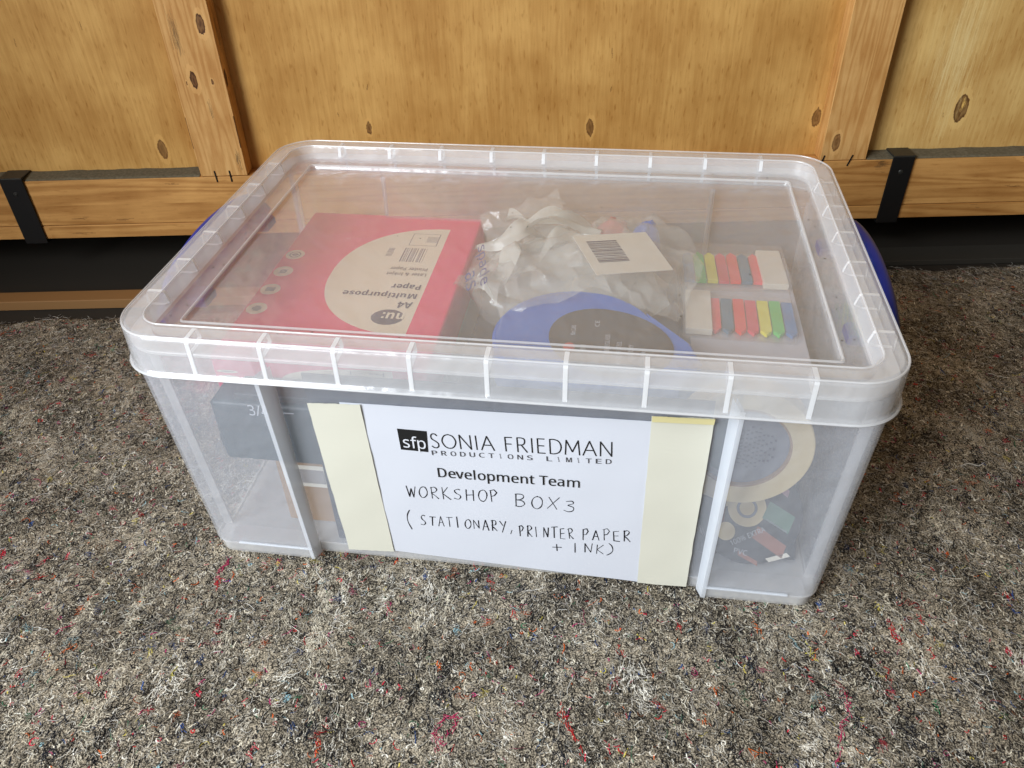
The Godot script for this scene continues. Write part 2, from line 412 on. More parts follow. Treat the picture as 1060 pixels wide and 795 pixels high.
func felt_images(n: int) -> Array:
	var lo := noise_bytes(n, n, 0.006, 51, 4)
	var mid := noise_bytes(n, n, 0.045, 52, 4)
	var hi := noise_bytes(n, n, 0.28, 53, 2)
	var data := PackedByteArray(); data.resize(n * n * 3)
	var hd := PackedByteArray(); hd.resize(n * n)
	for i in n * n:
		var v := 0.43 + (mid[i] - 128) / 255.0 * 0.28 + (hi[i] - 128) / 255.0 * 0.95 + (lo[i] - 128) / 255.0 * 0.30
		v = clampf(v, 0.08, 0.92)
		data[i * 3] = int(v * 262.0); data[i * 3 + 1] = int(v * 244.0); data[i * 3 + 2] = int(v * 213.0)
		hd[i] = int(clampf(90.0 + (mid[i] - 128) * 0.5 + (hi[i] - 128) * 0.3, 0, 255))
	var pale := [Color(0.90, 0.885, 0.84), Color(0.74, 0.71, 0.65), Color(0.62, 0.58, 0.51), Color(0.84, 0.81, 0.73), Color(0.55, 0.52, 0.47)]
	var dark := [Color(0.07, 0.07, 0.075), Color(0.13, 0.12, 0.115), Color(0.20, 0.18, 0.16), Color(0.10, 0.11, 0.14)]
	var vivid := [Color(0.72, 0.10, 0.12), Color(0.80, 0.14, 0.24), Color(0.85, 0.36, 0.14), Color(0.20, 0.30, 0.52), Color(0.13, 0.20, 0.36), Color(0.78, 0.72, 0.32), Color(0.25, 0.45, 0.33), Color(0.70, 0.20, 0.42), Color(0.55, 0.70, 0.74), Color(0.45, 0.28, 0.18)]
	for k in 120000:
		var t := rng.randf()
		var c: Color
		var w := 1
		if t < 0.44: c = dark[rng.randi() % dark.size()]; w = 1 + int(rng.randf() < 0.4)
		elif t < 0.945: c = pale[rng.randi() % pale.size()]; w = 1 + int(rng.randf() < 0.25)
		else: c = vivid[rng.randi() % vivid.size()]; w = 1 + int(rng.randf() < 0.5)
		c = c * rng.randf_range(0.75, 1.15)
		var r8 := int(clampf(c.r, 0, 1) * 255.0); var g8 := int(clampf(c.g, 0, 1) * 255.0); var b8 := int(clampf(c.b, 0, 1) * 255.0)
		var x := rng.randf() * n; var y := rng.randf() * n
		var a := rng.randf() * TAU
		if rng.randf() < 0.35: a = PI * 0.5 + rng.randfn(0.0, 0.5)
		var len := int(absf(rng.randfn(0.0, 9.0))) + 4
		var cu := rng.randfn(0.0, 0.18)
		var h8 := rng.randi_range(110, 255)
		for q in len:
			x += cos(a); y += sin(a); a += cu + rng.randf_range(-0.25, 0.25)
			for e in w:
				var px := posmod(int(x) + e, n); var py := posmod(int(y), n)
				var j := py * n + px
				data[j * 3] = r8; data[j * 3 + 1] = g8; data[j * 3 + 2] = b8
				hd[j] = h8
	# drawn-out bundles of one shade, felted together
	for k in 900:
		var t := rng.randf()
		var c: Color = pale[rng.randi() % 4]
		if t < 0.34: c = dark[rng.randi() % dark.size()]
		elif t > 0.80: c = vivid[rng.randi() % vivid.size()]
		var small := t > 0.80
		var bx := rng.randf() * n; var by := rng.randf() * n
		var a0 := PI * 0.5 + rng.randfn(0.0, 0.55)
		for q in (rng.randi_range(5, 16) if small else rng.randi_range(14, 46)):
			var x := bx + rng.randfn(0.0, 2.5 if small else 7.0); var y := by + rng.randfn(0.0, 5.0 if small else 28.0)
			var a := a0 + rng.randfn(0.0, 0.25)
			var cc := c * rng.randf_range(0.8, 1.12)
			var r8 := int(clampf(cc.r, 0, 1) * 255.0); var g8 := int(clampf(cc.g, 0, 1) * 255.0); var b8 := int(clampf(cc.b, 0, 1) * 255.0)
			var h8 := rng.randi_range(150, 255)
			for e in (rng.randi_range(4, 10) if small else rng.randi_range(8, 26)):
				x += cos(a); y += sin(a); a += rng.randf_range(-0.3, 0.3)
				var j := posmod(int(y), n) * n + posmod(int(x), n)
				data[j * 3] = r8; data[j * 3 + 1] = g8; data[j * 3 + 2] = b8; hd[j] = h8
	return [Image.create_from_data(n, n, false, Image.FORMAT_RGB8, data), Image.create_from_data(n, n, false, Image.FORMAT_L8, hd)]

func fibre_mesh(v: int) -> ArrayMesh:
	var st := mb()
	var r := RandomNumberGenerator.new(); r.seed = 900 + v
	var p := Vector3.ZERO
	var a := 0.0
	var cu := r.randfn(0.0, 0.3)
	var pts := []
	var n := 7
	for k in n + 1:
		pts.append(p)
		a += cu + r.randfn(0.0, 0.45)
		p += Vector3(cos(a), 0, sin(a)) * 0.0021 + Vector3(0, r.randfn(0.0, 0.0003), 0)
	var mid := Vector3.ZERO
	for q in pts: mid += q / pts.size()
	var rad := 0.00019
	for k in n:
		var p0: Vector3 = pts[k] - mid; var p1: Vector3 = pts[k + 1] - mid
		var d := (p1 - p0).normalized()
		var sd := d.cross(Vector3.UP).normalized()
		var up := sd.cross(d).normalized()
		var r0 := rad * (0.35 if k == 0 else 1.0); var r1 := rad * (0.35 if k == n - 1 else 1.0)
		for e in 3:
			var t0 := TAU * e / 3.0; var t1 := TAU * (e + 1) / 3.0
			var n0 := sd * cos(t0) + up * sin(t0); var n1 := sd * cos(t1) + up * sin(t1)
			quad(st, p0 + n0 * r0, p0 + n1 * r0, p1 + n1 * r1, p1 + n0 * r1, n0, n1, n1, n0)
	return st.commit()

func make_blanket() -> void:
	var f := FastNoiseLite.new(); f.seed = 5; f.frequency = 5.0; f.fractal_octaves = 3
	var g := FastNoiseLite.new(); g.seed = 6; g.frequency = 70.0; g.fractal_octaves = 2
	var b := thing("felt_blanket", "grey recycled felt moving blanket with coloured flecks spread under the plastic box", "blanket", Vector3.ZERO, Vector3(0, WALL_TURN, 0))
	var st := mb()
	var nu := 300; var nv := 190
	var P := []
	for j in nv + 1:
		for i in nu + 1:
			var u := lerpf(-1.15, 1.15, float(i) / nu)
			var t := float(j) / nv
			var z := lerpf(0.85, edge_z(u), t)
			var y := blanket_y(u, z, f, g)
			var e := z - edge_z(u)
			if e < 0.012: y = lerpf(-0.0072, y, sqrt(clampf(e / 0.012, 0, 1)))
			P.append(Vector3(u, y, z))
	for j in nv + 1:
		for i in nu + 1:
			var k := j * (nu + 1) + i
			var px: Vector3 = P[k + (1 if i < nu else 0)] - P[k - (1 if i > 0 else 0)]
			var pz: Vector3 = P[k + (nu + 1 if j < nv else 0)] - P[k - (nu + 1 if j > 0 else 0)]
			var nn := px.cross(pz).normalized()
			if nn.y < 0: nn = -nn
			st.set_normal(nn)
			st.set_uv(Vector2(P[k].x, P[k].z) / 1.05)
			st.add_vertex(P[k])
	for j in nv:
		for i in nu:
			var k := j * (nu + 1) + i
			# rows run away from the viewer, so this order is clockwise from above
			for q in [k, k + nu + 1, k + 1, k + 1, k + nu + 1, k + nu + 2]: st.add_index(q)
	var im := felt_images(2048)
	var m := mat(Color.WHITE, 0.95, 0.2)
	m.albedo_texture = tex(im[0])
	m.heightmap_enabled = true
	m.heightmap_texture = tex(im[1])
	m.heightmap_scale = 0.12
	build(st, "felt", m, b)
	# loose fibres on its surface
	var pale := [Color(0.74, 0.72, 0.67), Color(0.52, 0.49, 0.44), Color(0.40, 0.37, 0.33), Color(0.62, 0.57, 0.49), Color(0.33, 0.31, 0.29)]
	var dark := [Color(0.012, 0.012, 0.014), Color(0.03, 0.028, 0.026), Color(0.055, 0.045, 0.036)]
	var vivid := [Color(0.50, 0.015, 0.02), Color(0.58, 0.02, 0.06), Color(0.62, 0.11, 0.02), Color(0.03, 0.07, 0.22), Color(0.02, 0.04, 0.10), Color(0.55, 0.45, 0.08), Color(0.05, 0.17, 0.09), Color(0.45, 0.03, 0.14), Color(0.26, 0.45, 0.5)]
	var fm := mat(Color.WHITE, 0.9, 0.2)
	fm.vertex_color_use_as_albedo = true
	for v in 8:
		var mm := MultiMesh.new()
		mm.transform_format = MultiMesh.TRANSFORM_3D
		mm.use_colors = true
		mm.mesh = fibre_mesh(v)
		mm.instance_count = 9000
		var i := 0
		while i < 9000:
			var near := rng.randf()
			var u := rng.randf_range(-0.95, 0.95)
			var z := lerpf(0.55, -0.39, near)
			if z < edge_z(u) + 0.004: continue
			var c := cos(WALL_TURN); var s := sin(WALL_TURN)
			var x := u * c + z * s
			var zz := -u * s + z * c
			if absf(x) < 0.279 and absf(zz) < 0.172: continue
			var y := blanket_y(u, z, f, g)
			if i < 8990 and rng.randf() < 0.006:
				# a little clump of dyed wool
				var cc: Color = vivid[rng.randi() % vivid.size()] * rng.randf_range(0.7, 1.1)
				var dirn := rng.randf() * TAU
				for q in 9:
					var along := rng.randfn(0.0, 0.004)
					var of := Vector3(cos(dirn) * along + rng.randfn(0.0, 0.001), 0.0004 * (q % 4), sin(dirn) * along + rng.randfn(0.0, 0.001))
					mm.set_instance_transform(i, Transform3D(Basis(Vector3.UP, rng.randf() * TAU) * Basis.from_scale(Vector3.ONE * rng.randf_range(0.35, 0.7)), Vector3(u, y + 0.0006, z) + of))
					mm.set_instance_color(i, cc)
					i += 1
				continue
			var a := rng.randf() * TAU
			if rng.randf() < 0.3: a = PI * 0.5 + rng.randfn(0.0, 0.5)
			var sc := absf(rng.randfn(0.35, 0.4)) + 0.25
			var bs := Basis(Vector3.UP, a) * Basis(Vector3.RIGHT, rng.randfn(0.0, 0.05)) * Basis.from_scale(Vector3(sc, sc, sc * rng.randf_range(0.6, 1.1)))
			mm.set_instance_transform(i, Transform3D(bs, Vector3(u, y + rng.randf_range(-0.0003, 0.0006), z)))
			var t := rng.randf()
			var col: Color = pale[rng.randi() % pale.size()]
			if t < 0.33: col = dark[rng.randi() % dark.size()]
			elif t > 0.985: col = vivid[rng.randi() % vivid.size()]
			mm.set_instance_color(i, col * rng.randf_range(0.7, 1.1))
			i += 1
		var o := MultiMeshInstance3D.new()
		o.name = "loose_fibres"
		o.multimesh = mm
		o.material_override = fm
		o.set_meta("kind", "stuff")
		b.add_child(o, true)
	# dyed yarn ends worked into the felt, each a little skein of strands
	var yc := {"pink": Color(0.72, 0.22, 0.38), "red": Color(0.70, 0.14, 0.15), "black": Color(0.10, 0.10, 0.105), "yellow": Color(0.80, 0.76, 0.36), "blue": Color(0.14, 0.27, 0.52), "green": Color(0.16, 0.45, 0.30), "orange": Color(0.80, 0.40, 0.18), "white": Color(0.88, 0.86, 0.80)}
	var ym := {}
	for k in yc: ym[k] = mat(yc[k], 0.9, 0.2)
	for q in YARNS:
		var ys := mb()
		var thick: bool = q[0] in ["pink", "black", "red"]
		for strand in (5 if thick else 3):
			var prev := Vector3.ZERO
			var n: int = q[1].size() / 2
			for i in (n - 1) * 5 + 1:
				var k := mini(i / 5, n - 2); var t := (i - k * 5) / 5.0
				var p0 := Vector2(q[1][maxi(k - 1, 0) * 2], q[1][maxi(k - 1, 0) * 2 + 1]); var p1 := Vector2(q[1][k * 2], q[1][k * 2 + 1]); var p2 := Vector2(q[1][k * 2 + 2], q[1][k * 2 + 3])
				var k3 := mini(k + 2, n - 1)
				var p3 := Vector2(q[1][k3 * 2], q[1][k3 * 2 + 1])
				var p := p1.cubic_interpolate(p2, p0, p3, t) + Vector2(rng.randfn(0.0, 0.0019), rng.randfn(0.0, 0.0019))
				var cur := Vector3(p.x, blanket_y(p.x, p.y, f, g) + rng.randf_range(-0.0010, 0.0010), p.y)
				if i > 0 and rng.randf() < 0.7:
					var d := (cur - prev).normalized()
					var sd := d.cross(Vector3.UP).normalized(); var up := sd.cross(d)
					for e in 3:
						var n0 := sd * cos(TAU * e / 3.0) + up * sin(TAU * e / 3.0); var n1 := sd * cos(TAU * (e + 1) / 3.0) + up * sin(TAU * (e + 1) / 3.0)
						quad(ys, prev + n0 * 0.00027, prev + n1 * 0.00027, cur + n1 * 0.00027, cur + n0 * 0.00027, n0, n1, n1, n0)
				prev = cur
		build(ys, "yarn", ym[q[0]], b)

# ------------------------------------------------------------------ the box
func fd_at(y: float) -> float: return lerpf(0.0105, 0.0180, y / 0.24)

func outline(hx: float, hz: float, inset: float, fd: float) -> Array:
	# list of [p0, n0, p1, n1], recessed in the middle of all four sides
	var r := 0.017
	hx -= inset; hz -= inset
	r = maxf(0.004, r - inset)
	var out := []
	var fb := 0.1835 + inset        # half width of the long sides' recess at the outer face
	var eb := hz - 0.026
	var ed := 0.0075
	var corners := []
	for k in 4:
		var cx: float = [hx - r, -hx + r, -hx + r, hx - r][k]
		var cz: float = [hz - r, hz - r, -hz + r, -hz + r][k]
		var arc := []
		for i in 9:
			var a: float = PI * 0.5 * (k + i / 8.0)
			arc.append([Vector2(cx + cos(a) * r, cz + sin(a) * r), Vector2(cos(a), sin(a))])
		corners.append(arc)
	for k in 4:
		for i in 8: out.append([corners[k][i][0], corners[k][i][1], corners[k][i + 1][0], corners[k][i + 1][1]])
		# the straight side after this corner
		var a: Vector2 = corners[k][8][0]
		var b: Vector2 = corners[(k + 1) % 4][0][0]
		var n: Vector2 = corners[k][8][1]
		var mid: Vector2 = Vector2(0, a.y) if k % 2 == 0 else Vector2(a.x, 0)
		var d := (b - a).normalized()
		var half := fb if k % 2 == 0 else eb
		var deep := fd if k % 2 == 0 else ed
		var pts := [a, mid - d * (half + 0.002), mid - d * (half - 0.002) - n * deep, mid + d * (half - 0.002) - n * deep, mid + d * (half + 0.002), b]
		for i in 5:
			var e: Vector2 = (pts[i + 1] - pts[i]).normalized()
			var nn := Vector2(e.y, -e.x)
			if nn.dot(n) < -0.01 : nn = -nn
			if i == 1 and nn.dot(d) < 0: nn = -nn
			if i == 3 and nn.dot(d) > 0: nn = -nn
			out.append([pts[i], nn, pts[i + 1], nn])
	return out

func hx_at(y: float) -> float: return lerpf(0.2880, 0.2920, y / 0.24)
func hz_at(y: float) -> float: return lerpf(0.1760, 0.1915, y / 0.24)

func shell(st: SurfaceTool, ys: Array, inset: float, sgn: float, grow := []) -> void:
	for k in ys.size() - 1:
		var g0: float = grow[k] if grow.size() else 0.0
		var g1: float = grow[k + 1] if grow.size() else 0.0
		var A := outline(hx_at(ys[k]) + g0, hz_at(ys[k]) + g0, inset, fd_at(ys[k]))
		var B := outline(hx_at(ys[k + 1]) + g1, hz_at(ys[k + 1]) + g1, inset, fd_at(ys[k + 1]))
		for i in A.size():
			var n0 := Vector3(A[i][1].x, 0, A[i][1].y) * sgn
			var n1 := Vector3(A[i][3].x, 0, A[i][3].y) * sgn
			if absf(g1 - g0) > 0.0005 and absf(ys[k + 1] - ys[k]) < 0.001:
				n0 = Vector3.UP * sgn; n1 = n0
			quad(st, v3(A[i][0], ys[k]), v3(A[i][2], ys[k]), v3(B[i][2], ys[k + 1]), v3(B[i][0], ys[k + 1]), n0, n1, n1, n0)

func floor_fill(st: SurfaceTool, y: float, inset: float, up: float) -> void:
	var A := outline(hx_at(y), hz_at(y), inset, fd_at(y))
	var poly := PackedVector2Array()
	for s in A: poly.append(s[0])
	var idx := Geometry2D.triangulate_polygon(poly)
	for k in range(0, idx.size(), 3):
		tri(st, v3(poly[idx[k]], y), v3(poly[idx[k + 1]], y), v3(poly[idx[k + 2]], y), Vector3.UP * up, Vector3.UP * up, Vector3.UP * up)

func make_box() -> void:
	var b := thing("storage_box", "large translucent plastic storage box with blue end handles standing on the felt blanket", "storage box")
	var st := mb()
	shell(st, [0.0150, 0.235, 0.258], 0.0, 1.0)
	shell(st, [0.0125, 0.258], 0.0022, -1.0)
	var bf := mb()
	floor_fill(bf, 0.0105, 0.002, -1.0)
	floor_fill(bf, 0.0125, 0.0022, 1.0)
	build(bf, "base", M.pp_thick, b)
	build(st, "body", M.pp_body, b)
	var ft := mb()
	shell(ft, [0.0, 0.0147, 0.0150], 0.0, 1.0, [-0.0014, -0.0014, 0.0])
	shell(ft, [0.0, 0.0104], 0.0035, -1.0)
	build(ft, "foot", M.pp_thick, b)
	# rolled rim under the lid
	var rs := mb()
	sweep(rs, 0.2915, 0.1925, 0.034, [Vector2(-0.012, 0.2565), Vector2(0.0045, 0.2565), Vector2(0.0052, 0.2575), Vector2(0.0052, 0.2595), Vector2(0.0045, 0.2602), Vector2(-0.012, 0.2602), Vector2(-0.012, 0.2565)])
	build(rs, "rim", M.pp_thick, b)
	# foot wall strips: sloping floor of the corner bays
	for sx in [-1.0, 1.0]:
		for sz in [-1.0, 1.0]:
			var s2 := mb()
			var z0: float = sz * 0.1525; var z1: float = sz * 0.1735
			var x0: float = sx * 0.187; var x1: float = sx * 0.2755
			flat(s2, Vector3(x0, 0.0133, z0), Vector3(x1, 0.0133, z0), Vector3(x1, 0.0165, z1), Vector3(x0, 0.0165, z1), Vector3.UP)
			flat(s2, Vector3(x0, 0.0127, z0), Vector3(x1, 0.0127, z0), Vector3(x1, 0.0133, z0), Vector3(x0, 0.0133, z0), Vector3(0, 0, -sz))
			build(s2, "bay_floor", M.pp_thick, b)
	# thick corner posts of the bays, seen along the plastic
	for sx in [-1.0, 1.0]:
		for sz in [-1.0, 1.0]:
			var e := mb()
			for k in 12:
				var y0 := 0.0005 + 0.2355 * k / 12.0; var y1 := 0.0005 + 0.2355 * (k + 1) / 12.0
				var za: float = hz_at(y0) + 0.0004; var zb: float = hz_at(y1) + 0.0004
				var fa := fd_at(y0) - 0.0007; var fb := fd_at(y1) - 0.0007
				flat(e, Vector3(sx * 0.1853, y0, sz * za), Vector3(sx * 0.1810, y0, sz * (za - fa)), Vector3(sx * 0.1810, y1, sz * (zb - fb)), Vector3(sx * 0.1853, y1, sz * zb), Vector3(-sx, 0, 0))
				flat(e, Vector3(sx * 0.1853, y0, sz * za), Vector3(sx * 0.1888, y0, sz * za), Vector3(sx * 0.1888, y1, sz * zb), Vector3(sx * 0.1853, y1, sz * zb), Vector3(0, 0, sz))
				flat(e, Vector3(sx * 0.1880, y0, sz * (za - 0.0029)), Vector3(sx * 0.1838, y0, sz * (za - fa)), Vector3(sx * 0.1838, y1, sz * (zb - fb)), Vector3(sx * 0.1880, y1, sz * (zb - 0.0029)), Vector3(sx, 0, 0))
			build(e, "bay_edge", M.pp_edge, b)
	for sx in [-1.0, 1.0]:
		for sz in [-1.0, 1.0]:
			var e := mb()
			for k in 12:
				var y0 := 0.0135 + 0.222 * k / 12.0; var y1 := 0.0135 + 0.222 * (k + 1) / 12.0
				var xa: float = sx * (hx_at(y0) - 0.0104); var xb: float = sx * (hx_at(y1) - 0.0104)
				var za: float = sz * (hz_at(y0) - 0.0245); var zb: float = sz * (hz_at(y1) - 0.0245)
				flat(e, Vector3(xa, y0, za), Vector3(xa, y0, za - sz * 0.0026), Vector3(xb, y1, zb - sz * 0.0026), Vector3(xb, y1, zb), Vector3(-sx, 0, 0))
				flat(e, Vector3(xa, y0, za), Vector3(xa + sx * 0.0085, y0, za), Vector3(xb + sx * 0.0085, y1, zb), Vector3(xb, y1, zb), Vector3(0, 0, sz))
			build(e, "corner_edge", M.pp_thick, b)
	# bead round the foot
	for sx in [-1.0, 1.0]:
		for sz in [-1.0, 1.0]:
			var fo := mb()
			bbox(fo, Vector3(minf(sx * 0.1855, sx * 0.2600), 0.0145, minf(sz * 0.1752, sz * 0.1776)), Vector3(maxf(sx * 0.1855, sx * 0.2600), 0.0163, maxf(sz * 0.1752, sz * 0.1776)), 0.0004)
			build(fo, "foot_bead", M.pp_edge, b)
	# blue handles at both ends
	for sx in [-1.0, 1.0]:
		var hs := mb()
		var n := 28
		var zc := -0.008
		var prev := []
		for i in n + 1:
			var t := -1.0 + 2.0 * i / n
			var z := zc + t * 0.118
			var top := 0.2635 - 0.0150 * t * t - 0.018 * pow(absf(t), 9.0)
			var bot := 0.214 + 0.010 * pow(absf(t), 4.0)
			var bulge := 0.0095 * (1.0 - t * t * 0.7)
			var cur := []
			# cross section from inside bottom, up, round the top lip, down the outside
			var x_in: float = 0.3045
			var sec := [Vector2(x_in - 0.004, bot), Vector2(x_in, minf(bot + 0.02, top - 0.004)), Vector2(x_in + 0.001, maxf(top - 0.012, bot + 0.001)), Vector2(x_in + bulge * 0.4, top - 0.003), Vector2(x_in + bulge * 0.4 + 0.003, top), Vector2(x_in + bulge + 0.004, top - 0.002), Vector2(x_in + bulge + 0.0075, top - 0.008), Vector2(x_in + bulge + 0.0085, maxf(top - 0.022, bot + 0.002)), Vector2(x_in + bulge * 0.6 + 0.006, minf(bot + 0.02, top - 0.004)), Vector2(x_in + 0.002, bot), Vector2(x_in - 0.004, bot)]
			for q in sec: cur.append(Vector3(sx * q.x, q.y, z))
			if i > 0:
				for k in sec.size() - 1:
					var pc := (prev[k] + prev[k + 1] + cur[k] + cur[k + 1]) as Vector3
					var cen: Vector3 = Vector3(sx * (x_in + 0.004), (top + bot) * 0.5, z)
					hs.set_smooth_group(1)
					var a0: Vector3 = prev[k]; var a1: Vector3 = prev[k + 1]; var a2: Vector3 = cur[k + 1]; var a3: Vector3 = cur[k]
					var nn := (a1 - a0).cross(a3 - a0)
					if nn.dot(pc * 0.25 - cen) < 0: nn = -nn
					if (a2 - a0).cross(a1 - a0).dot(nn) < 0:
						var tt := a1; a1 = a3; a3 = tt
					for vv in [a0, a1, a2, a0, a2, a3]: hs.add_vertex(vv)
			if i == 0 or i == n:
				for k in range(1, sec.size() - 2):
					hs.set_smooth_group(-1)
					var tv := [cur[0], cur[k], cur[k + 1]]
					if (tv[2] - tv[0]).cross(tv[1] - tv[0]).dot(Vector3(0, 0, -1 if i == 0 else 1)) < 0: tv = [cur[0], cur[k + 1], cur[k]]
					for vv in tv: hs.add_vertex(vv)
			prev = cur
		hs.generate_normals()
		var h := build(hs, "handle", M.blue, b)
		h.set_meta("label", "dark blue plastic clip handle")
		# hinge lugs that hold the handle to the end wall
		for sz in [-1.0, 1.0]:
			var l := mb()
			var zc2: float = -0.008 + sz * 0.075
			bbox(l, Vector3(minf(sx * 0.2815, sx * 0.3035), 0.221, zc2 - 0.012), Vector3(maxf(sx * 0.2815, sx * 0.3035), 0.233, zc2 + 0.012), 0.003)
			build(l, "lug", M.blue, h)

func make_lid() -> void:
	var o := thing("box_lid", "translucent plastic lid with ribbed raised rim closing the storage box", "lid")
	var st := mb()
	var prof := [Vector2(0.0015, 0.2375), Vector2(0.0022, 0.2382), Vector2(0.0018, 0.2402), Vector2(0.0, 0.2425), Vector2(-0.0008, 0.2710), Vector2(-0.0014, 0.2732), Vector2(-0.0028, 0.2746), Vector2(-0.0048, 0.2752), Vector2(-0.0175, 0.2752), Vector2(-0.0192, 0.2746), Vector2(-0.0203, 0.2730), Vector2(-0.0228, 0.2632), Vector2(-0.0236, 0.2622), Vector2(-0.0250, 0.2618), Vector2(-0.0415, 0.2618), Vector2(-0.0426, 0.2614), Vector2(-0.0442, 0.2588), Vector2(-0.0452, 0.2584)]
	var pn := mb()
	sweep(st, 0.3, 0.2, 0.040, prof.slice(0, 14), false, 12)
	sweep(pn, 0.3, 0.2, 0.040, prof.slice(13), false, 12)
	cap(pn, ring(0.3 - 0.0452, 0.2 - 0.0452, 0.006, 12), 0.2584, 1.0)
	# underside
	var under := [Vector2(0.0015, 0.2375), Vector2(0.0005, 0.2375), Vector2(-0.0019, 0.2430), Vector2(-0.0027, 0.2706), Vector2(-0.0050, 0.2733), Vector2(-0.0172, 0.2733), Vector2(-0.0185, 0.2722), Vector2(-0.0212, 0.2624), Vector2(-0.0245, 0.2600), Vector2(-0.0413, 0.2599), Vector2(-0.0440, 0.2566), Vector2(-0.0452, 0.2564)]
	sweep(st, 0.3, 0.2, 0.040, under.slice(0, 9), true, 12)
	sweep(pn, 0.3, 0.2, 0.040, under.slice(8), true, 12)
	cap(pn, ring(0.3 - 0.0452, 0.2 - 0.0452, 0.006, 12), 0.2564, -1.0)
	build(st, "raised_rim", M.pp_rim, o)
	build(pn, "panel", M.pp_lid, o)
	# bead along the step round the middle of the lid
	var bd := mb()
	sweep(bd, 0.3, 0.2, 0.040, [Vector2(-0.0411, 0.2619), Vector2(-0.0414, 0.2628), Vector2(-0.0423, 0.2631), Vector2(-0.0431, 0.2626), Vector2(-0.0433, 0.2612)], false, 12)
	build(bd, "bead", M.pp_thick, o)
	for e in [[Vector2(-0.0018, 0.2744), 0.0009], [Vector2(-0.0186, 0.2748), 0.0008], [Vector2(0.0014, 0.2388), 0.0011]]:  # pale tubes added as highlight lines along the rim edges
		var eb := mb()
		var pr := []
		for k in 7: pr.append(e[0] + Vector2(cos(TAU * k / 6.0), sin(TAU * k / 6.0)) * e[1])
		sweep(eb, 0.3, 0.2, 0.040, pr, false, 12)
		build(eb, "edge_highlight", M.pp_thick, o)
	var sp := mb()
	for k in 70:
		var side := rng.randi() % 4
		var t := rng.randf_range(-1.0, 1.0); var d := rng.randf_range(0.026, 0.040)
		var p := Vector3((0.3 - d) * (1.0 if side == 0 else -1.0), 0.2619, t * 0.16) if side < 2 else Vector3(t * 0.25, 0.2619, (0.2 - d) * (1.0 if side == 2 else -1.0))
		if k > 50: p = Vector3(t * 0.24, 0.2585, rng.randf_range(-0.14, 0.14))
		var r := rng.randf_range(0.0003, 0.0009)
		bbox(sp, p - Vector3(r, 0, r * 0.6), p + Vector3(r, 0.0004, r * 0.6), 0.0002)
	var spo := build(sp, "dirt_specks", M.dirt, o)
	spo.set_meta("kind", "stuff")
	# ribs in the rim
	var spots := []
	for k in range(-4, 5): 
		var x := k * 0.0577
		spots.append([Vector2(x, 1), 0]); spots.append([Vector2(x, -1), 0])
	for z in [-0.132, -0.0785, -0.026, 0.0275, 0.0795, 0.132]:
		spots.append([Vector2(1, z), 1]); spots.append([Vector2(-1, z), 1])
	var rib := mb()
	var ribe := mb()
	# plate in (outward, y), 1.5 mm thick, thicker at its top
	var poly := [Vector2(-0.0012, 0.2400), Vector2(-0.0020, 0.2700), Vector2(-0.0046, 0.2738), Vector2(-0.0176, 0.2738), Vector2(-0.0192, 0.2724), Vector2(-0.0215, 0.2634), Vector2(-0.0150, 0.2606), Vector2(-0.0032, 0.2606), Vector2(-0.0026, 0.2400)]
	var th := 0.0017
	var pv := PackedVector2Array(poly)
	var idx := Geometry2D.triangulate_polygon(pv)
	for s in [-1.0, 1.0]:
		for k in range(0, idx.size(), 3):
			tri(rib, Vector3(s * th, poly[idx[k]].y, poly[idx[k]].x), Vector3(s * th, poly[idx[k + 1]].y, poly[idx[k + 1]].x), Vector3(s * th, poly[idx[k + 2]].y, poly[idx[k + 2]].x), Vector3(s, 0, 0), Vector3(s, 0, 0), Vector3(s, 0, 0))
	var cen := Vector3(0, 0.266, -0.010)
	for k in poly.size():
		var p: Vector2 = poly[k]; var q: Vector2 = poly[(k + 1) % poly.size()]
		flat(ribe, Vector3(-th, p.y, p.x), Vector3(th, p.y, p.x), Vector3(th, q.y, q.x), Vector3(-th, q.y, q.x), Vector3(0, p.y + q.y, p.x + q.x) * 0.5 - cen)
	var rm := rib.commit()
	ribe.commit(rm)
	rm.surface_set_material(0, M.pp_clear)
	rm.surface_set_material(1, M.pp_rib)
	for s in spots:
		var r := MeshInstance3D.new()
		r.name = "rib"
		r.mesh = rm
		o.add_child(r, true)
		if s[1] == 0:
			r.position = Vector3(s[0].x, 0, s[0].y * 0.2)
			r.rotation.y = 0.0 if s[0].y > 0 else PI
		else:
			r.position = Vector3(s[0].x * 0.3, 0, s[0].y)
			r.rotation.y = PI * 0.5 if s[0].x > 0 else -PI * 0.5

# ------------------------------------------------------------------ paper label
func panel_z(y: float) -> float: return hz_at(y) - fd_at(y)

var label_quad := [Vector2(-0.1068, 0.0130), Vector2(0.1274, 0.0018), Vector2(0.1240, 0.2058), Vector2(-0.1113, 0.2016)]

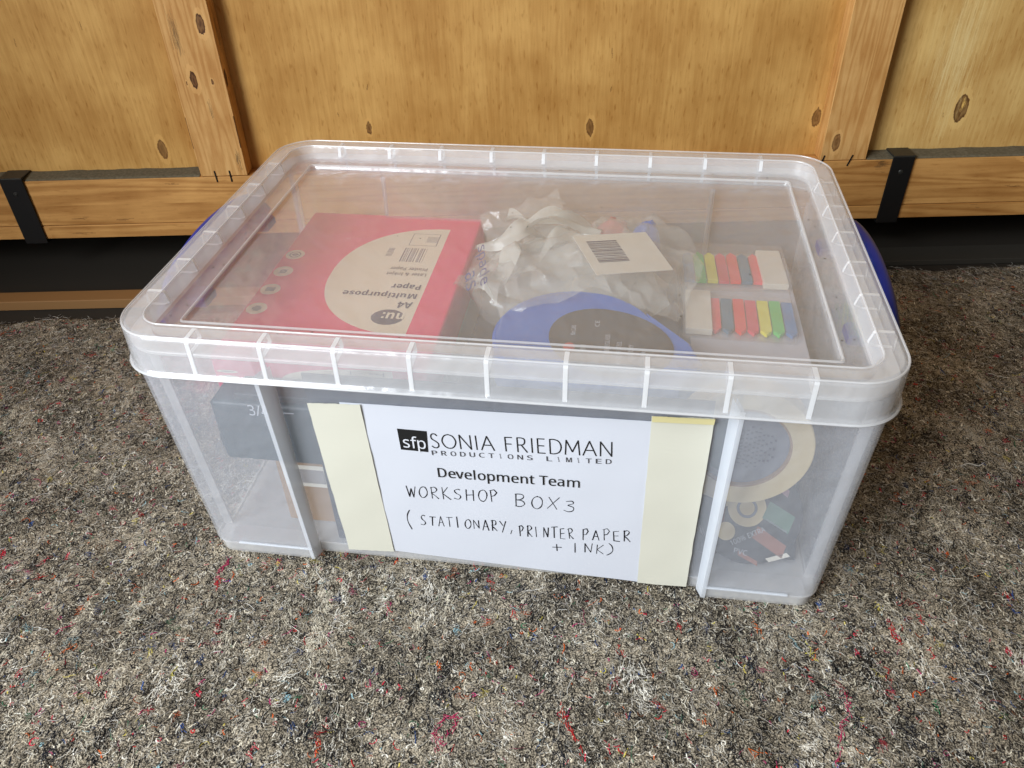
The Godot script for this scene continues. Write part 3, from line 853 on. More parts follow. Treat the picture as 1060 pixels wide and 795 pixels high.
func sheet(called: String, q: Array, off: float, wave: float, m: Material, seed_: int, parent: Node, thick := 0.00025, lift := []) -> MeshInstance3D:
	# a thin sheet lying on the recessed front panel; q = bl, br, tr, tl in (x, y)
	var st := mb()
	var f := FastNoiseLite.new(); f.seed = seed_; f.frequency = 9.0; f.fractal_octaves = 2
	var nx := 26; var ny := 22
	var pts := []
	for j in ny + 1:
		for i in nx + 1:
			var u := float(i) / nx; var v := float(j) / ny
			var p: Vector2 = (q[0] as Vector2).lerp(q[1], u).lerp((q[3] as Vector2).lerp(q[2], u), v)
			if i == 0 or i == nx: p.x += f.get_noise_2d(p.y * 8.0, seed_ * 3.7) * wave * 0.5
			if j == 0 or j == ny: p.y += f.get_noise_2d(p.x * 20.0, seed_ * 1.7) * wave * 0.5
			var z := panel_z(p.y) + off + (f.get_noise_2d(p.x, p.y) + 0.6) * wave
			pts.append(Vector3(p.x, p.y, z))
	for s in [1.0, -1.0]:
		for j in ny:
			for i in nx:
				var k := j * (nx + 1) + i
				var d := Vector3(0, 0, thick if s > 0 else 0.0)
				var nn := []
				for e in [k, k + 1, k + nx + 2, k + nx + 1]:
					var ci: int = clampi(e % (nx + 1), 1, nx - 1); var cj: int = clampi(e / (nx + 1), 1, ny - 1)
					var c := cj * (nx + 1) + ci
					nn.append((pts[c + 1] - pts[c - 1]).cross(pts[c + nx + 1] - pts[c - nx - 1]).normalized() * s)
				quad(st, pts[k] + d, pts[k + 1] + d, pts[k + nx + 2] + d, pts[k + nx + 1] + d, nn[0], nn[1], nn[2], nn[3])
	return build(st, called, m, parent)

var paper_noise: FastNoiseLite
func on_label(p: Vector2, off := 0.00022) -> Vector3:
	if paper_noise == null:
		paper_noise = FastNoiseLite.new(); paper_noise.seed = 3; paper_noise.frequency = 9.0; paper_noise.fractal_octaves = 2
	return Vector3(p.x, p.y, panel_z(p.y) + 0.0004 + (paper_noise.get_noise_2d(p.x, p.y) + 0.6) * 0.0005 + 0.00025 + off)

func text_mesh(s: String, font: Font, m: Material, parent: Node, called: String, spacing := 0.0) -> MeshInstance3D:
	var t := TextMesh.new()
	t.text = s
	t.font = font
	t.font_size = 48
	t.pixel_size = 0.01
	t.depth = 0.01
	t.curve_step = 2.0
	t.horizontal_alignment = HORIZONTAL_ALIGNMENT_LEFT
	t.vertical_alignment = VERTICAL_ALIGNMENT_BOTTOM
	var o := MeshInstance3D.new()
	o.name = called
	o.mesh = t
	o.material_override = m
	parent.add_child(o, true)
	return o

# put a text so that its box starts at p (baseline left) and runs to q (baseline right) with letter height h; up = direction of the letters' height, n = out of the surface
func set_text(o: MeshInstance3D, p: Vector3, q: Vector3, h: float, n: Vector3, cap_share := 1.0) -> void:
	var bb: AABB = (o.mesh as TextMesh).get_aabb()
	var dx := (q - p)
	var up := n.cross(dx.normalized()).normalized()
	var sx := dx.length() / maxf(bb.size.x, 0.001)
	var sy := h / maxf(bb.size.y, 0.001)
	var bs := Basis(dx.normalized() * sx, up * sy, n * 0.006)
	o.transform = Transform3D(bs, p - bs * Vector3(bb.position.x, bb.position.y, bb.position.z))

# pen strokes of hand capitals in a unit cell (x to the right, y up)
var pen := {
	"W": [[0.0, 1.0, 0.22, 0.02, 0.48, 0.78, 0.72, 0.0, 1.05, 1.0]], "O": [[0.5, 1.0, 0.2, 0.85, 0.02, 0.45, 0.2, 0.08, 0.55, 0.0, 0.88, 0.28, 0.9, 0.68, 0.68, 0.96, 0.4, 0.98]],
	"R": [[0.1, 0.0, 0.12, 1.0], [0.0, 0.92, 0.5, 1.0, 0.72, 0.8, 0.5, 0.56, 0.12, 0.48, 0.45, 0.25, 0.85, 0.0]], "K": [[0.08, 1.0, 0.05, 0.0], [0.75, 1.02, 0.08, 0.48, 0.85, 0.0]],
	"S": [[0.75, 0.95, 0.4, 1.0, 0.1, 0.82, 0.25, 0.58, 0.62, 0.42, 0.72, 0.18, 0.42, 0.0, 0.0, 0.08]], "H": [[0.05, 1.0, 0.02, 0.0], [0.8, 1.0, 0.78, 0.0], [0.04, 0.5, 0.8, 0.54]],
	"P": [[0.12, 0.0, 0.1, 0.95], [0.0, 0.92, 0.5, 1.02, 0.75, 0.8, 0.5, 0.52, 0.12, 0.45]], "B": [[0.1, 0.0, 0.1, 1.0], [0.0, 0.98, 0.55, 1.0, 0.68, 0.8, 0.45, 0.58, 0.12, 0.52, 0.6, 0.46, 0.78, 0.22, 0.5, 0.0, 0.05, 0.02]],
	"X": [[0.05, 0.95, 0.8, 0.0], [0.9, 1.0, 0.0, 0.02]], "3": [[0.1, 0.9, 0.5, 1.02, 0.68, 0.8, 0.3, 0.58, 0.72, 0.4, 0.74, 0.1, 0.4, -0.05, 0.0, 0.08]],
	"(": [[0.5, 1.05, 0.15, 0.75, 0.02, 0.35, 0.3, -0.12]], ")": [[0.1, 1.1, 0.55, 0.85, 0.6, 0.45, 0.35, 0.1, -0.1, -0.1]],
	"T": [[0.0, 0.98, 0.9, 1.0], [0.45, 1.0, 0.42, 0.0]], "A": [[0.0, 0.0, 0.45, 1.0, 0.85, 0.0], [0.2, 0.38, 0.75, 0.36]], "I": [[0.3, 1.0, 0.3, 0.0]], "N": [[0.05, 0.0, 0.08, 1.0, 0.75, 0.05, 0.85, 1.0]],
	"Y": [[0.0, 1.0, 0.4, 0.55], [0.85, 1.05, 0.2, -0.15]], ",": [[0.3, 0.15, 0.15, -0.25]], "E": [[0.75, 1.0, 0.1, 0.95, 0.08, 0.02, 0.8, 0.0], [0.1, 0.5, 0.65, 0.52]], "U": [[0.05, 1.0, 0.05, 0.3, 0.3, 0.0, 0.6, 0.1, 0.75, 0.4, 0.8, 1.0]],
	"+": [[0.0, 0.5, 1.0, 0.55], [0.5, 0.95, 0.45, 0.05]]}

# thin printed capitals
var thin := {
	"S": [[0.80, 0.88, 0.62, 0.99, 0.34, 1.0, 0.14, 0.88, 0.14, 0.68, 0.34, 0.56, 0.62, 0.45, 0.84, 0.31, 0.84, 0.12, 0.62, 0.0, 0.32, 0.0, 0.08, 0.11]], "O": [[0.5, 1.0, 0.18, 0.88, 0.0, 0.5, 0.18, 0.12, 0.5, 0.0, 0.82, 0.12, 1.0, 0.5, 0.82, 0.88, 0.5, 1.0]],
	"N": [[0.08, 0.0, 0.08, 1.0, 0.92, 0.0, 0.92, 1.0]], "I": [[0.5, 0.0, 0.5, 1.0]], "A": [[0.0, 0.0, 0.5, 1.0, 1.0, 0.0], [0.2, 0.36, 0.8, 0.36]], "F": [[0.15, 0.0, 0.15, 1.0, 0.85, 1.0], [0.15, 0.53, 0.75, 0.53]],
	"R": [[0.12, 0.0, 0.12, 1.0], [0.12, 1.0, 0.5, 1.0, 0.74, 0.92, 0.78, 0.74, 0.68, 0.57, 0.45, 0.50, 0.12, 0.50], [0.45, 0.50, 0.95, 0.0]], "E": [[0.85, 1.0, 0.15, 1.0, 0.15, 0.0, 0.88, 0.0], [0.15, 0.52, 0.78, 0.52]],
	"D": [[0.1, 0.0, 0.1, 1.0], [0.1, 1.0, 0.45, 1.0, 0.80, 0.86, 0.95, 0.5, 0.80, 0.14, 0.45, 0.0, 0.1, 0.0]], "M": [[0.0, 0.0, 0.08, 1.0, 0.5, 0.2, 0.92, 1.0, 1.0, 0.0]]}

func thin_text(s: String, a: Vector2, b: Vector2, h: float, m: Material, parent: Node, w: float) -> void:
	var st := mb()
	var wid := {"I": 0.45, " ": 0.55, "O": 1.25, "M": 1.25, "N": 1.15, "S": 0.8, "E": 0.85, "F": 0.85, "D": 1.15, "A": 1.15}
	var total := 0.0
	for k in s.length(): total += wid.get(s[k], 1.0)
	var dir := (b - a) / total
	var up := Vector2(-dir.y, dir.x).normalized()
	var at := a
	for k in s.length():
		var ww: float = wid.get(s[k], 1.0)
		for stroke in thin.get(s[k], []):
			var ctl := PackedVector2Array()
			for i in range(0, stroke.size(), 2): ctl.append(at + dir * ww * (0.10 + 0.80 * stroke[i]) + up * h * stroke[i + 1])
			var curved: bool = stroke.size() > 10 and s[k] != "M"
			var path := PackedVector2Array()
			for i in ctl.size() - 1:
				var p0 := ctl[maxi(i - 1, 0)]; var p1 := ctl[i]; var p2 := ctl[i + 1]; var p3 := ctl[mini(i + 2, ctl.size() - 1)]
				for t in 4: path.append(p1.cubic_interpolate(p2, p0, p3, t / 4.0) if curved else p1.lerp(p2, t / 4.0))
			path.append(ctl[ctl.size() - 1])
			for i in path.size() - 1:
				var p := path[i]; var q := path[i + 1]
				var d := (q - p).normalized()
				var nn := Vector2(-d.y, d.x) * w
				p -= d * w * 0.6; q += d * w * 0.6
				flat(st, on_label(p - nn), on_label(q - nn), on_label(q + nn), on_label(p + nn), Vector3.BACK)
		at += dir * ww
	build(st, "lettering", m, parent)

func hand(s: String, a: Vector2, b: Vector2, h: float, parent: Node, w := 0.00042) -> void:
	var st := mb()
	var n := s.length()
	var dir := (b - a)
	var step := dir / n
	var up := Vector2(-dir.y, dir.x).normalized()
	for k in n:
		var ch := s[k]
		if not pen.has(ch): continue
		var o := a + step * (k + 0.12) + up * rng.randf_range(-0.0008, 0.0008)
		var sx := step * (0.74 if ch != "I" else 0.6)
		var hh := h * rng.randf_range(0.88, 1.08)
		var lean := rng.randf_range(-0.05, 0.16)
		for stroke in pen[ch]:
			var ctl := PackedVector2Array()
			for i in range(0, stroke.size(), 2): ctl.append(o + sx * (stroke[i] + lean * stroke[i + 1]) + up * hh * stroke[i + 1] + Vector2(rng.randfn(0.0, 0.00022), rng.randfn(0.0, 0.00022)))
			var path := PackedVector2Array()
			var curved: bool = stroke.size() > 10 or ch in ["(", ")"]
			for i in ctl.size() - 1:
				var p0 := ctl[maxi(i - 1, 0)]; var p1 := ctl[i]; var p2 := ctl[i + 1]; var p3 := ctl[mini(i + 2, ctl.size() - 1)]
				var m := 5 if curved else 2
				for t in m:
					var f := float(t) / m
					path.append(p1.cubic_interpolate(p2, p0, p3, f) if curved else p1.lerp(p2, f))
			path.append(ctl[ctl.size() - 1])
			for i in path.size() - 1:
				var p := path[i]; var q := path[i + 1]
				var d := (q - p).normalized()
				var w0 := w * (1.0 + 0.3 * sin(i * 0.55 + k * 1.7)); var w1 := w * (1.0 + 0.3 * sin((i + 1) * 0.55 + k * 1.7))
				var nn := Vector2(-d.y, d.x)
				p -= d * w * 0.5; q += d * w * 0.5
				flat(st, on_label(p - nn * w0), on_label(q - nn * w1), on_label(q + nn * w1), on_label(p + nn * w0), Vector3.BACK)
	build(st, "handwriting", M.ink_pen, parent)

func make_label() -> void:
	var q := label_quad
	var paper := thing("paper_sign", "white printed paper sign with handwriting taped to the box front", "sign")
	sheet("paper", [q[0] + Vector2(-0.018, 0.001), q[1] + Vector2(0.018, -0.001), q[2] + Vector2(0.018, 0), q[3] + Vector2(-0.018, 0)], 0.0004, 0.0005, M.paper, 3, paper)
	var n := Vector3(0, -0.033, 1).normalized()
	var sans := SystemFont.new(); sans.font_names = PackedStringArray(["Droid Sans"])
	# logo square
	var ls := mb()
	flat(ls, on_label(Vector2(-0.0830, 0.1528)), on_label(Vector2(-0.0592, 0.1522)), on_label(Vector2(-0.0582, 0.1768)), on_label(Vector2(-0.0835, 0.1772)), n)
	build(ls, "logo_square", M.ink, paper)
	var lines := [["sfp", Vector2(-0.0800, 0.1520), Vector2(-0.0605, 0.1520), 0.0180, M.paper_ink, 0.00075], ["Development Team", Vector2(-0.0531, 0.1190), Vector2(0.0698, 0.1208), 0.0156, M.ink, 0.0005]]
	for l in lines:
		var o := text_mesh(l[0], sans, l[4], paper, "lettering")
		set_text(o, on_label(l[1], l[5]), on_label(l[2], l[5]), l[3], n)
	thin_text("SONIA FRIEDMAN", Vector2(-0.0566, 0.1580), Vector2(0.0970, 0.1642), 0.0160, M.ink, paper, 0.00058)
	# widely spaced second line, letter by letter in one line
	var w2 := "PRODUCTIONS LIMITED"
	for k in w2.length():
		if w2[k] == " ": continue
		var o := text_mesh(w2[k], sans, M.ink_grey, paper, "lettering")
		var a := Vector2(-0.0562, 0.1492).lerp(Vector2(0.0985, 0.1556), float(k) / w2.length())
		var wd := 0.0046 if w2[k] != "I" else 0.0009
		var ax := a + Vector2(0.0018 if w2[k] == "I" else 0.0, 0)
		set_text(o, on_label(ax, 0.0004), on_label(ax + Vector2(wd, 0.00015), 0.0004), 0.0054, n)
	hand("WORKSHOP", Vector2(-0.0850, 0.0930), Vector2(0.0010, 0.0968), 0.0148, paper)
	hand("BOX3", Vector2(0.0118, 0.0930), Vector2(0.0690, 0.0928), 0.0150, paper)
	hand("(", Vector2(-0.0890, 0.0508), Vector2(-0.0775, 0.0512), 0.0210, paper)
	hand("STATIONARY,", Vector2(-0.0765, 0.0562), Vector2(0.0150, 0.0572), 0.0136, paper)
	hand("PRINTER", Vector2(0.0150, 0.0525), Vector2(0.0680, 0.0553), 0.0148, paper)
	hand("PAPER", Vector2(0.0730, 0.0555), Vector2(0.1190, 0.0592), 0.0148, paper)
	hand("+", Vector2(0.0455, 0.0365), Vector2(0.0572, 0.0370), 0.0100, paper)
	hand("INK)", Vector2(0.0650, 0.0366), Vector2(0.1065, 0.0395), 0.0140, paper)
	# masking tape strips
	var tl := sheet("tape_strip", [Vector2(-0.1520, 0.0098), Vector2(-0.1066, 0.0126), Vector2(-0.1115, 0.2018), Vector2(-0.1573, 0.1988)], 0.0011, 0.0009, M.tape, 7, self)
	tag(tl, "cream masking tape strip over the sign's edge near the dark teal case", "tape strip", "tape strips holding the paper sign")
	var tr := sheet("tape_strip", [Vector2(0.1268, 0.0014), Vector2(0.1718, 0.0030), Vector2(0.1708, 0.2134), Vector2(0.1235, 0.2118)], 0.0011, 0.0009, M.tape, 8, self)
	tag(tr, "cream masking tape strip with folded top edge near the tape roll", "tape strip", "tape strips holding the paper sign")
	sheet("folded_edge", [Vector2(0.1239, 0.2070), Vector2(0.1706, 0.2086), Vector2(0.1708, 0.2142), Vector2(0.1235, 0.2128)], 0.0027, 0.0004, M.tape_fold, 9, tr)

# ------------------------------------------------------------------ contents
func ream_image() -> Image:
	# 210 x 297 mm at 3 px/mm; x = scene x, y = scene z (back to front)
	var w := 630; var h := 891
	var im := Image.create(w, h, false, Image.FORMAT_RGB8)
	im.fill(Color(0.95, 0.14, 0.42))
	var sc := 3000.0
	var x0 := -0.272; var z0 := -0.185
	var cream := Color(0.93, 0.89, 0.80)
	var navy := Color(0.20, 0.20, 0.33)
	for y in h:
		for x in w:
			var X := x0 + x / sc; var Z := z0 + y / sc
			# half round field, straight on its right side
			if X < -0.096:
				var dx := (-0.096 - X) / 0.108
				var dz := (Z + 0.045) / 0.108
				if pow(dx, 2.2) + pow(absf(dz), 2.2) < 1.0: im.set_pixel(x, y, cream)
			# four round icons along the left edge
			for k in 4:
				var cz := -0.079 + k * 0.0367
				var d := Vector2((X + 0.257) / 1.0, (Z - cz)).length()
				if d < 0.0105: im.set_pixel(x, y, cream)
				if d < 0.0072:
					var kx := X + 0.257; var kz := Z - cz
					var on := false
					match k:
						0: on = (d > 0.0052 and d < 0.0066) or (absf(kx) < 0.0042 and absf(kz) < 0.001) or (d < 0.003 and d > 0.0018)
						1: on = absf(d - 0.003) < 0.001 or (absf(kx + kz) < 0.0008 and d < 0.006)
						2: on = absf(kx) < 0.005 and absf(kz) < 0.0038
						3: on = (absf(kx) < 0.0048 and absf(kz) < 0.0022) or (absf(kx) < 0.003 and kz > -0.005 and kz < 0.0045)
					if on: im.set_pixel(x, y, navy.lerp(cream, 0.15))
			# round mark behind the two letters
			if Vector2((X + 0.121) / 0.0165, (Z - 0.033) / 0.0135).length() < 1.0: im.set_pixel(x, y, navy)
			# barcode block and framed panel
			if X > -0.139 and X < -0.112 and Z > -0.106 and Z < -0.075:
				if int((X + 0.139) / 0.0008) % 3 != 1 and (int((X + 0.139) * 9000.0) * 7 % 11) > 3: im.set_pixel(x, y, navy.lerp(cream, 0.1))
			if X > -0.136 and X < -0.104 and Z > -0.140 and Z < -0.112:
				if X < -0.135 or X > -0.105 or Z < -0.139 or Z > -0.113: im.set_pixel(x, y, navy.lerp(cream, 0.2))
				elif X > -0.118 and Z > -0.134 and Z < -0.120 and (int(X * 1400.0) + int(Z * 1400.0)) % 3 == 0: im.set_pixel(x, y, navy)
			if X > -0.156 and X < -0.149 and Z > -0.105 and Z < -0.086 and int(Z * 700.0) % 2 == 0: im.set_pixel(x, y, navy.lerp(cream, 0.25))
	return im

func make_ream() -> void:
	var r := thing("paper_ream", "pink wrapped ream of printer paper with cream half-round field under the lid", "paper ream", Vector3.ZERO)
	# pillowy wrapped block
	var st := mb()
	bbox(st, Vector3(-0.274, 0.1450, -0.1795), Vector3(-0.069, 0.1950, 0.1125), 0.0035, true)
	build(st, "wrapper", textured(ream_image(), 0.35), r)
	var sans := SystemFont.new(); sans.font_names = PackedStringArray(["Droid Sans"])
	var bold := SystemFont.new(); bold.font_names = PackedStringArray(["Droid Sans"]); bold.font_weight = 700
	# the print reads from the far side: letters run towards -x with their tops towards the viewer
	var y := 0.1954
	for l in [["A4", -0.1075, -0.1225, 0.0075, 0.011, bold], ["Multipurpose", -0.1070, -0.1830, -0.0110, 0.0125, bold], ["Paper", -0.1070, -0.1370, -0.0285, 0.0125, bold], ["Laser & Inkjet", -0.1070, -0.1490, -0.0500, 0.0080, sans], ["Printer Paper", -0.1080, -0.1480, -0.0610, 0.0080, sans]]:
		var o := text_mesh(l[0], l[5], M.navy_ink, r, "lettering")
		set_text(o, Vector3(l[1], y, l[3]), Vector3(l[2], y, l[3]), l[4], Vector3.UP)
	var nu := text_mesh("nu:", bold, M.cream_ink, r, "lettering")
	set_text(nu, Vector3(-0.1105, y, 0.0275), Vector3(-0.1325, y, 0.0275), 0.0105, Vector3.UP)

func wedge_pack(called: String, at: Vector3, turn: float, flipped: bool, label: String) -> void:
	var o := thing(called, label, "sticky flags", at, Vector3(0, turn, 0), "packs of arrow flags inside the box")
	# clear tray, 105 x 80 x 14 mm
	var st := mb()
	bbox(st, Vector3(-0.052, 0.0, -0.040), Vector3(0.052, 0.0012, 0.040), 0.0004)
	build(st, "tray", M.clear_tray, o)
	var s2 := mb()
	bbox(s2, Vector3(-0.053, 0.0012, -0.041), Vector3(0.053, 0.0130, 0.041), 0.002)
	build(s2, "cover", M.clear_tray, o)
	var sg := -1.0 if flipped else 1.0
	block("card", Vector3(minf(-sg * 0.050, -sg * 0.025), 0.0016, -0.036), Vector3(maxf(-sg * 0.050, -sg * 0.025), 0.0085, 0.036), M.card, o, 0.0006)
	var cols := [Color(0.98, 0.30, 0.36), Color(0.22, 0.46, 0.58), Color(1.0, 0.17, 0.18), Color(0.94, 0.14, 0.32), Color(0.96, 0.94, 0.20), Color(0.22, 0.82, 0.34), Color(0.16, 0.48, 0.74)]
	for k in 7:
		var x: float = sg * (-0.0215 + k * 0.0118)
		var p := mb()
		var hw := 0.0052
		var tip: float = sg * 0.033
		var sh: float = sg * 0.026
		var basez: float = -sg * 0.027
		prism(p, PackedVector2Array([Vector2(x - hw, basez), Vector2(x + hw, basez), Vector2(x + hw, sh), Vector2(x, tip), Vector2(x - hw, sh)]), 0.0016, 0.0050 + 0.0004 * (k % 3))
		build(p, "flag", mat(cols[k], 0.7), o)

func crumple(st: SurfaceTool, c: Vector3, rx: float, rz: float, h: float, base: float, seed_: int, amp: float, freq: float, n := 46) -> void:
	# a crumpled film: a lumpy cushion with sharp folds, open grid, faceted
	var f := FastNoiseLite.new(); f.seed = seed_; f.noise_type = FastNoiseLite.TYPE_CELLULAR; f.frequency = freq
	f.cellular_return_type = FastNoiseLite.RETURN_DISTANCE2_SUB
	f.fractal_type = FastNoiseLite.FRACTAL_NONE
	var g := FastNoiseLite.new(); g.seed = seed_ + 1; g.frequency = freq * 0.5; g.fractal_type = FastNoiseLite.FRACTAL_RIDGED; g.fractal_octaves = 3
	var P := []
	var ns := n * 2
	for j in n + 1:
		var t := float(j) / n
		for i in ns:
			var a := TAU * i / ns
			var wob := 1.0 + 0.16 * g.get_noise_2d(cos(a) * 0.05, sin(a) * 0.05) + 0.10 * sin(a * 5.0 + seed_)
			var rr := sin(minf(t * 1.15, 1.0) * PI * 0.5) * wob
			var x := c.x + cos(a) * rx * rr
			var z := c.z + sin(a) * rz * rr
			var dome := cos(minf(t, 1.0) * PI * 0.5)
			var y := base + h * pow(dome, 0.6)
			var q := f.get_noise_2d(x + 10.0, z) + 0.6 * g.get_noise_2d(x * 1.7, z * 1.7 + y)
			y += q * amp * minf(1.0, (1.0 - t) * 5.0)
			x += g.get_noise_2d(y * 3.0 + 5.0, z) * amp * 0.5
			P.append(Vector3(x, maxf(y, base), z))
	var N := []
	for j in n + 1:
		for i in ns:
			var du: Vector3 = P[j * ns + (i + 1) % ns] - P[j * ns + (i + ns - 1) % ns]
			var dv: Vector3 = P[mini(j + 1, n) * ns + i] - P[maxi(j - 1, 0) * ns + i]
			var nn := du.cross(dv)
			nn = nn.normalized() if nn.length() > 1e-10 else Vector3.UP
			if nn.dot(P[j * ns + i] - Vector3(c.x, base - 0.02, c.z)) < 0: nn = -nn
			N.append(nn)
	for j in n:
		for i in ns:
			var q := [j * ns + i, j * ns + (i + 1) % ns, (j + 1) * ns + (i + 1) % ns, (j + 1) * ns + i]
			for t in [[q[0], q[1], q[2]], [q[0], q[2], q[3]]]:
				var tr := []
				for k in t: tr.append([P[k], N[k]])
				if (tr[1][0] - tr[0][0]).cross(tr[2][0] - tr[0][0]).length() < 1e-12: continue
				tri(st, tr[0][0], tr[1][0], tr[2][0], tr[0][1], tr[1][1], tr[2][1])

func make_contents() -> void:
	# left stack
	var cb := thing("brown_carton", "small brown cardboard carton with pale framed label on the box floor", "carton")
	block("carton", Vector3(-0.222, 0.0128, 0.030), Vector3(-0.060, 0.1000, 0.138), M.kraft, cb, 0.001)
	block("label", Vector3(-0.216, 0.062, 0.1381), Vector3(-0.170, 0.090, 0.1385), M.card, cb, 0.0001)
	block("label_print", Vector3(-0.211, 0.067, 0.1386), Vector3(-0.175, 0.085, 0.1389), M.grey_print, cb, 0.0001)
	block("label", Vector3(-0.160, 0.050, 0.1381), Vector3(-0.128, 0.088, 0.1385), M.yellow_card, cb, 0.0001)
	var wc := thing("grey_carton", "plain grey carton on the box floor holding up the pink paper ream", "carton")
	block("carton", Vector3(-0.262, 0.0128, -0.165), Vector3(-0.075, 0.1448, 0.026), M.grey_card, wc, 0.001)
	var tc := thing("teal_case", "dark teal plastic case with pale size markings above the brown carton", "case")
	var st := mb()
	bbox(st, Vector3(-0.264, 0.1002, 0.1145), Vector3(-0.055, 0.1720, 0.1500), 0.005)
	build(st, "shell", M.teal, tc)
	block("latch", Vector3(-0.2665, 0.112, 0.120), Vector3(-0.2625, 0.128, 0.144), M.teal, tc, 0.001)
	block("upper_lip", Vector3(-0.240, 0.1720, 0.1185), Vector3(-0.060, 0.1800, 0.1460), M.teal_dark, tc, 0.002)
	var sans := SystemFont.new(); sans.font_names = PackedStringArray(["Droid Sans"])
	var tx := text_mesh("3/4", sans, M.pale_ink, tc, "lettering")
	set_text(tx, Vector3(-0.226, 0.1595, 0.1503), Vector3(-0.207, 0.1595, 0.1503), 0.012, Vector3.BACK)
	var dash := mb()
	flat(dash, Vector3(-0.198, 0.1645, 0.1503), Vector3(-0.184, 0.1645, 0.1503), Vector3(-0.184, 0.1655, 0.1503), Vector3(-0.198, 0.1655, 0.1503), Vector3.BACK)
	build(dash, "lettering", M.pale_ink, tc)
	make_ream()
	# dark folder standing behind the sign
	var fo := thing("navy_folder", "dark navy document folder standing upright behind the paper sign", "folder")
	block("cover", Vector3(-0.165, 0.0128, 0.1560), Vector3(0.172, 0.2170, 0.1575), M.navy, fo, 0.0005)
	block("pages", Vector3(-0.160, 0.0140, 0.1530), Vector3(0.168, 0.2120, 0.1559), M.dark_grey, fo, 0.0005)
	# middle: black tin under the tape measure
	var tin := thing("black_tin", "black storage tin under the blue tape measure and plastic bag", "tin")
	block("tin", Vector3(-0.050, 0.0128, -0.160), Vector3(0.152, 0.1500, 0.128), M.dark_grey, tin, 0.004)
	block("tin_lid", Vector3(-0.052, 0.1502, -0.162), Vector3(0.154, 0.1600, 0.130), M.dark_grey, tin, 0.003)
	# tape measure
	var tm := thing("tape_measure", "blue long tape measure reel with black printed centre under the lid", "tape measure", Vector3(0.055, 0.1602, 0.052))
	var outl := PackedVector2Array()
	for i in 40:
		var a := deg_to_rad(28.0 + 252.0 * i / 39.0 + 60.0)
		outl.append(Vector2(cos(a) * 0.076, sin(a) * 0.076))
	outl.append(Vector2(0.066, -0.042)); outl.append(Vector2(0.104, 0.004)); outl.append(Vector2(0.112, 0.030)); outl.append(Vector2(0.092, 0.064)); outl.append(Vector2(0.030, 0.0745))
	var ts := mb()
	prism(ts, outl, 0.0, 0.0370)
	var inner := PackedVector2Array()
	for p in outl: inner.append(p * 0.965)
	for i in outl.size():
		var j := (i + 1) % outl.size()
		var p := outl[i]; var q := outl[j]; var pi := inner[i]; var qi := inner[j]
		flat(ts, v3(p, 0.037), v3(q, 0.037), v3(qi, 0.0402), v3(pi, 0.0402), v3((p + q) * 0.5, 0.03))
	prism(ts, inner, 0.0365, 0.0402)
	build(ts, "case", M.blue_case, tm)
	var disc := PackedVector2Array()
	for i in 40:
		var a := TAU * i / 40.0
		disc.append(Vector2(0.028 + cos(a) * (0.060 if cos(a) > 0 else 0.052), 0.010 + sin(a) * 0.052 + cos(a) * 0.008))
	var ds := mb()
	prism(ds, disc, 0.0403, 0.0412)
	var plate := build(ds, "centre_plate", M.black_plate, tm)
	var red := mb()
	lathe(red, [Vector2(0.0, 0.0016), Vector2(0.0045, 0.0012), Vector2(0.0056, 0.0)], 20)
	var rd := build(red, "red_button", M.red, tm)
	rd.position = Vector3(-0.004, 0.0413, 0.022)
	for k in 7:
		var o := text_mesh(["50m CLASS", "IIIIIIIIII", "CE", "FIBREGLASS", "MADE OF STEEL", "KEEP DRY", "CE"][k], sans, M.pale_ink, plate, "lettering")
		var xx := 0.000 + k * 0.0105
		var z0: float = [0.004, 0.028, -0.012, 0.030, 0.044, 0.040, 0.030][k]
		set_text(o, Vector3(xx, 0.0414, z0), Vector3(xx, 0.0414, z0 - [0.016, 0.010, 0.010, 0.030, 0.034, 0.026, 0.008][k]), 0.0042, Vector3.UP)
	# small dark pouch between ream and tape measure
	var pou := thing("dark_pouch", "small dark navy pouch wedged between pink ream and tape measure", "pouch", Vector3(-0.050, 0.1602, 0.055), Vector3(0, 0.4, 0))
	var ps := mb()
	bbox(ps, Vector3(-0.0, 0.0, -0.016), Vector3(0.030, 0.022, 0.026), 0.009)
	build(ps, "pouch", M.navy_cloth, pou)
	# plastic bag of oddments
	var bag := thing("plastic_bag", "crumpled clear plastic bag with white wrappers inside next to the pink ream", "plastic bag")
	var inn := mb()
	crumple(inn, Vector3(0.010, 0, -0.105), 0.058, 0.050, 0.058, 0.1605, 44, 0.018, 15.0, 9)
	build(inn, "white_wrapper", M.white_film, bag)
	var in2 := mb()
	crumple(in2, Vector3(0.085, 0, -0.070), 0.046, 0.056, 0.044, 0.1605, 71, 0.014, 16.0, 9)
	build(in2, "white_wrapper", M.white_film, bag)
	var bs := mb()
	crumple(bs, Vector3(0.034, 0, -0.084), 0.100, 0.086, 0.064, 0.1602, 9, 0.022, 8.0, 26)
	build(bs, "film", M.bag_film, bag)
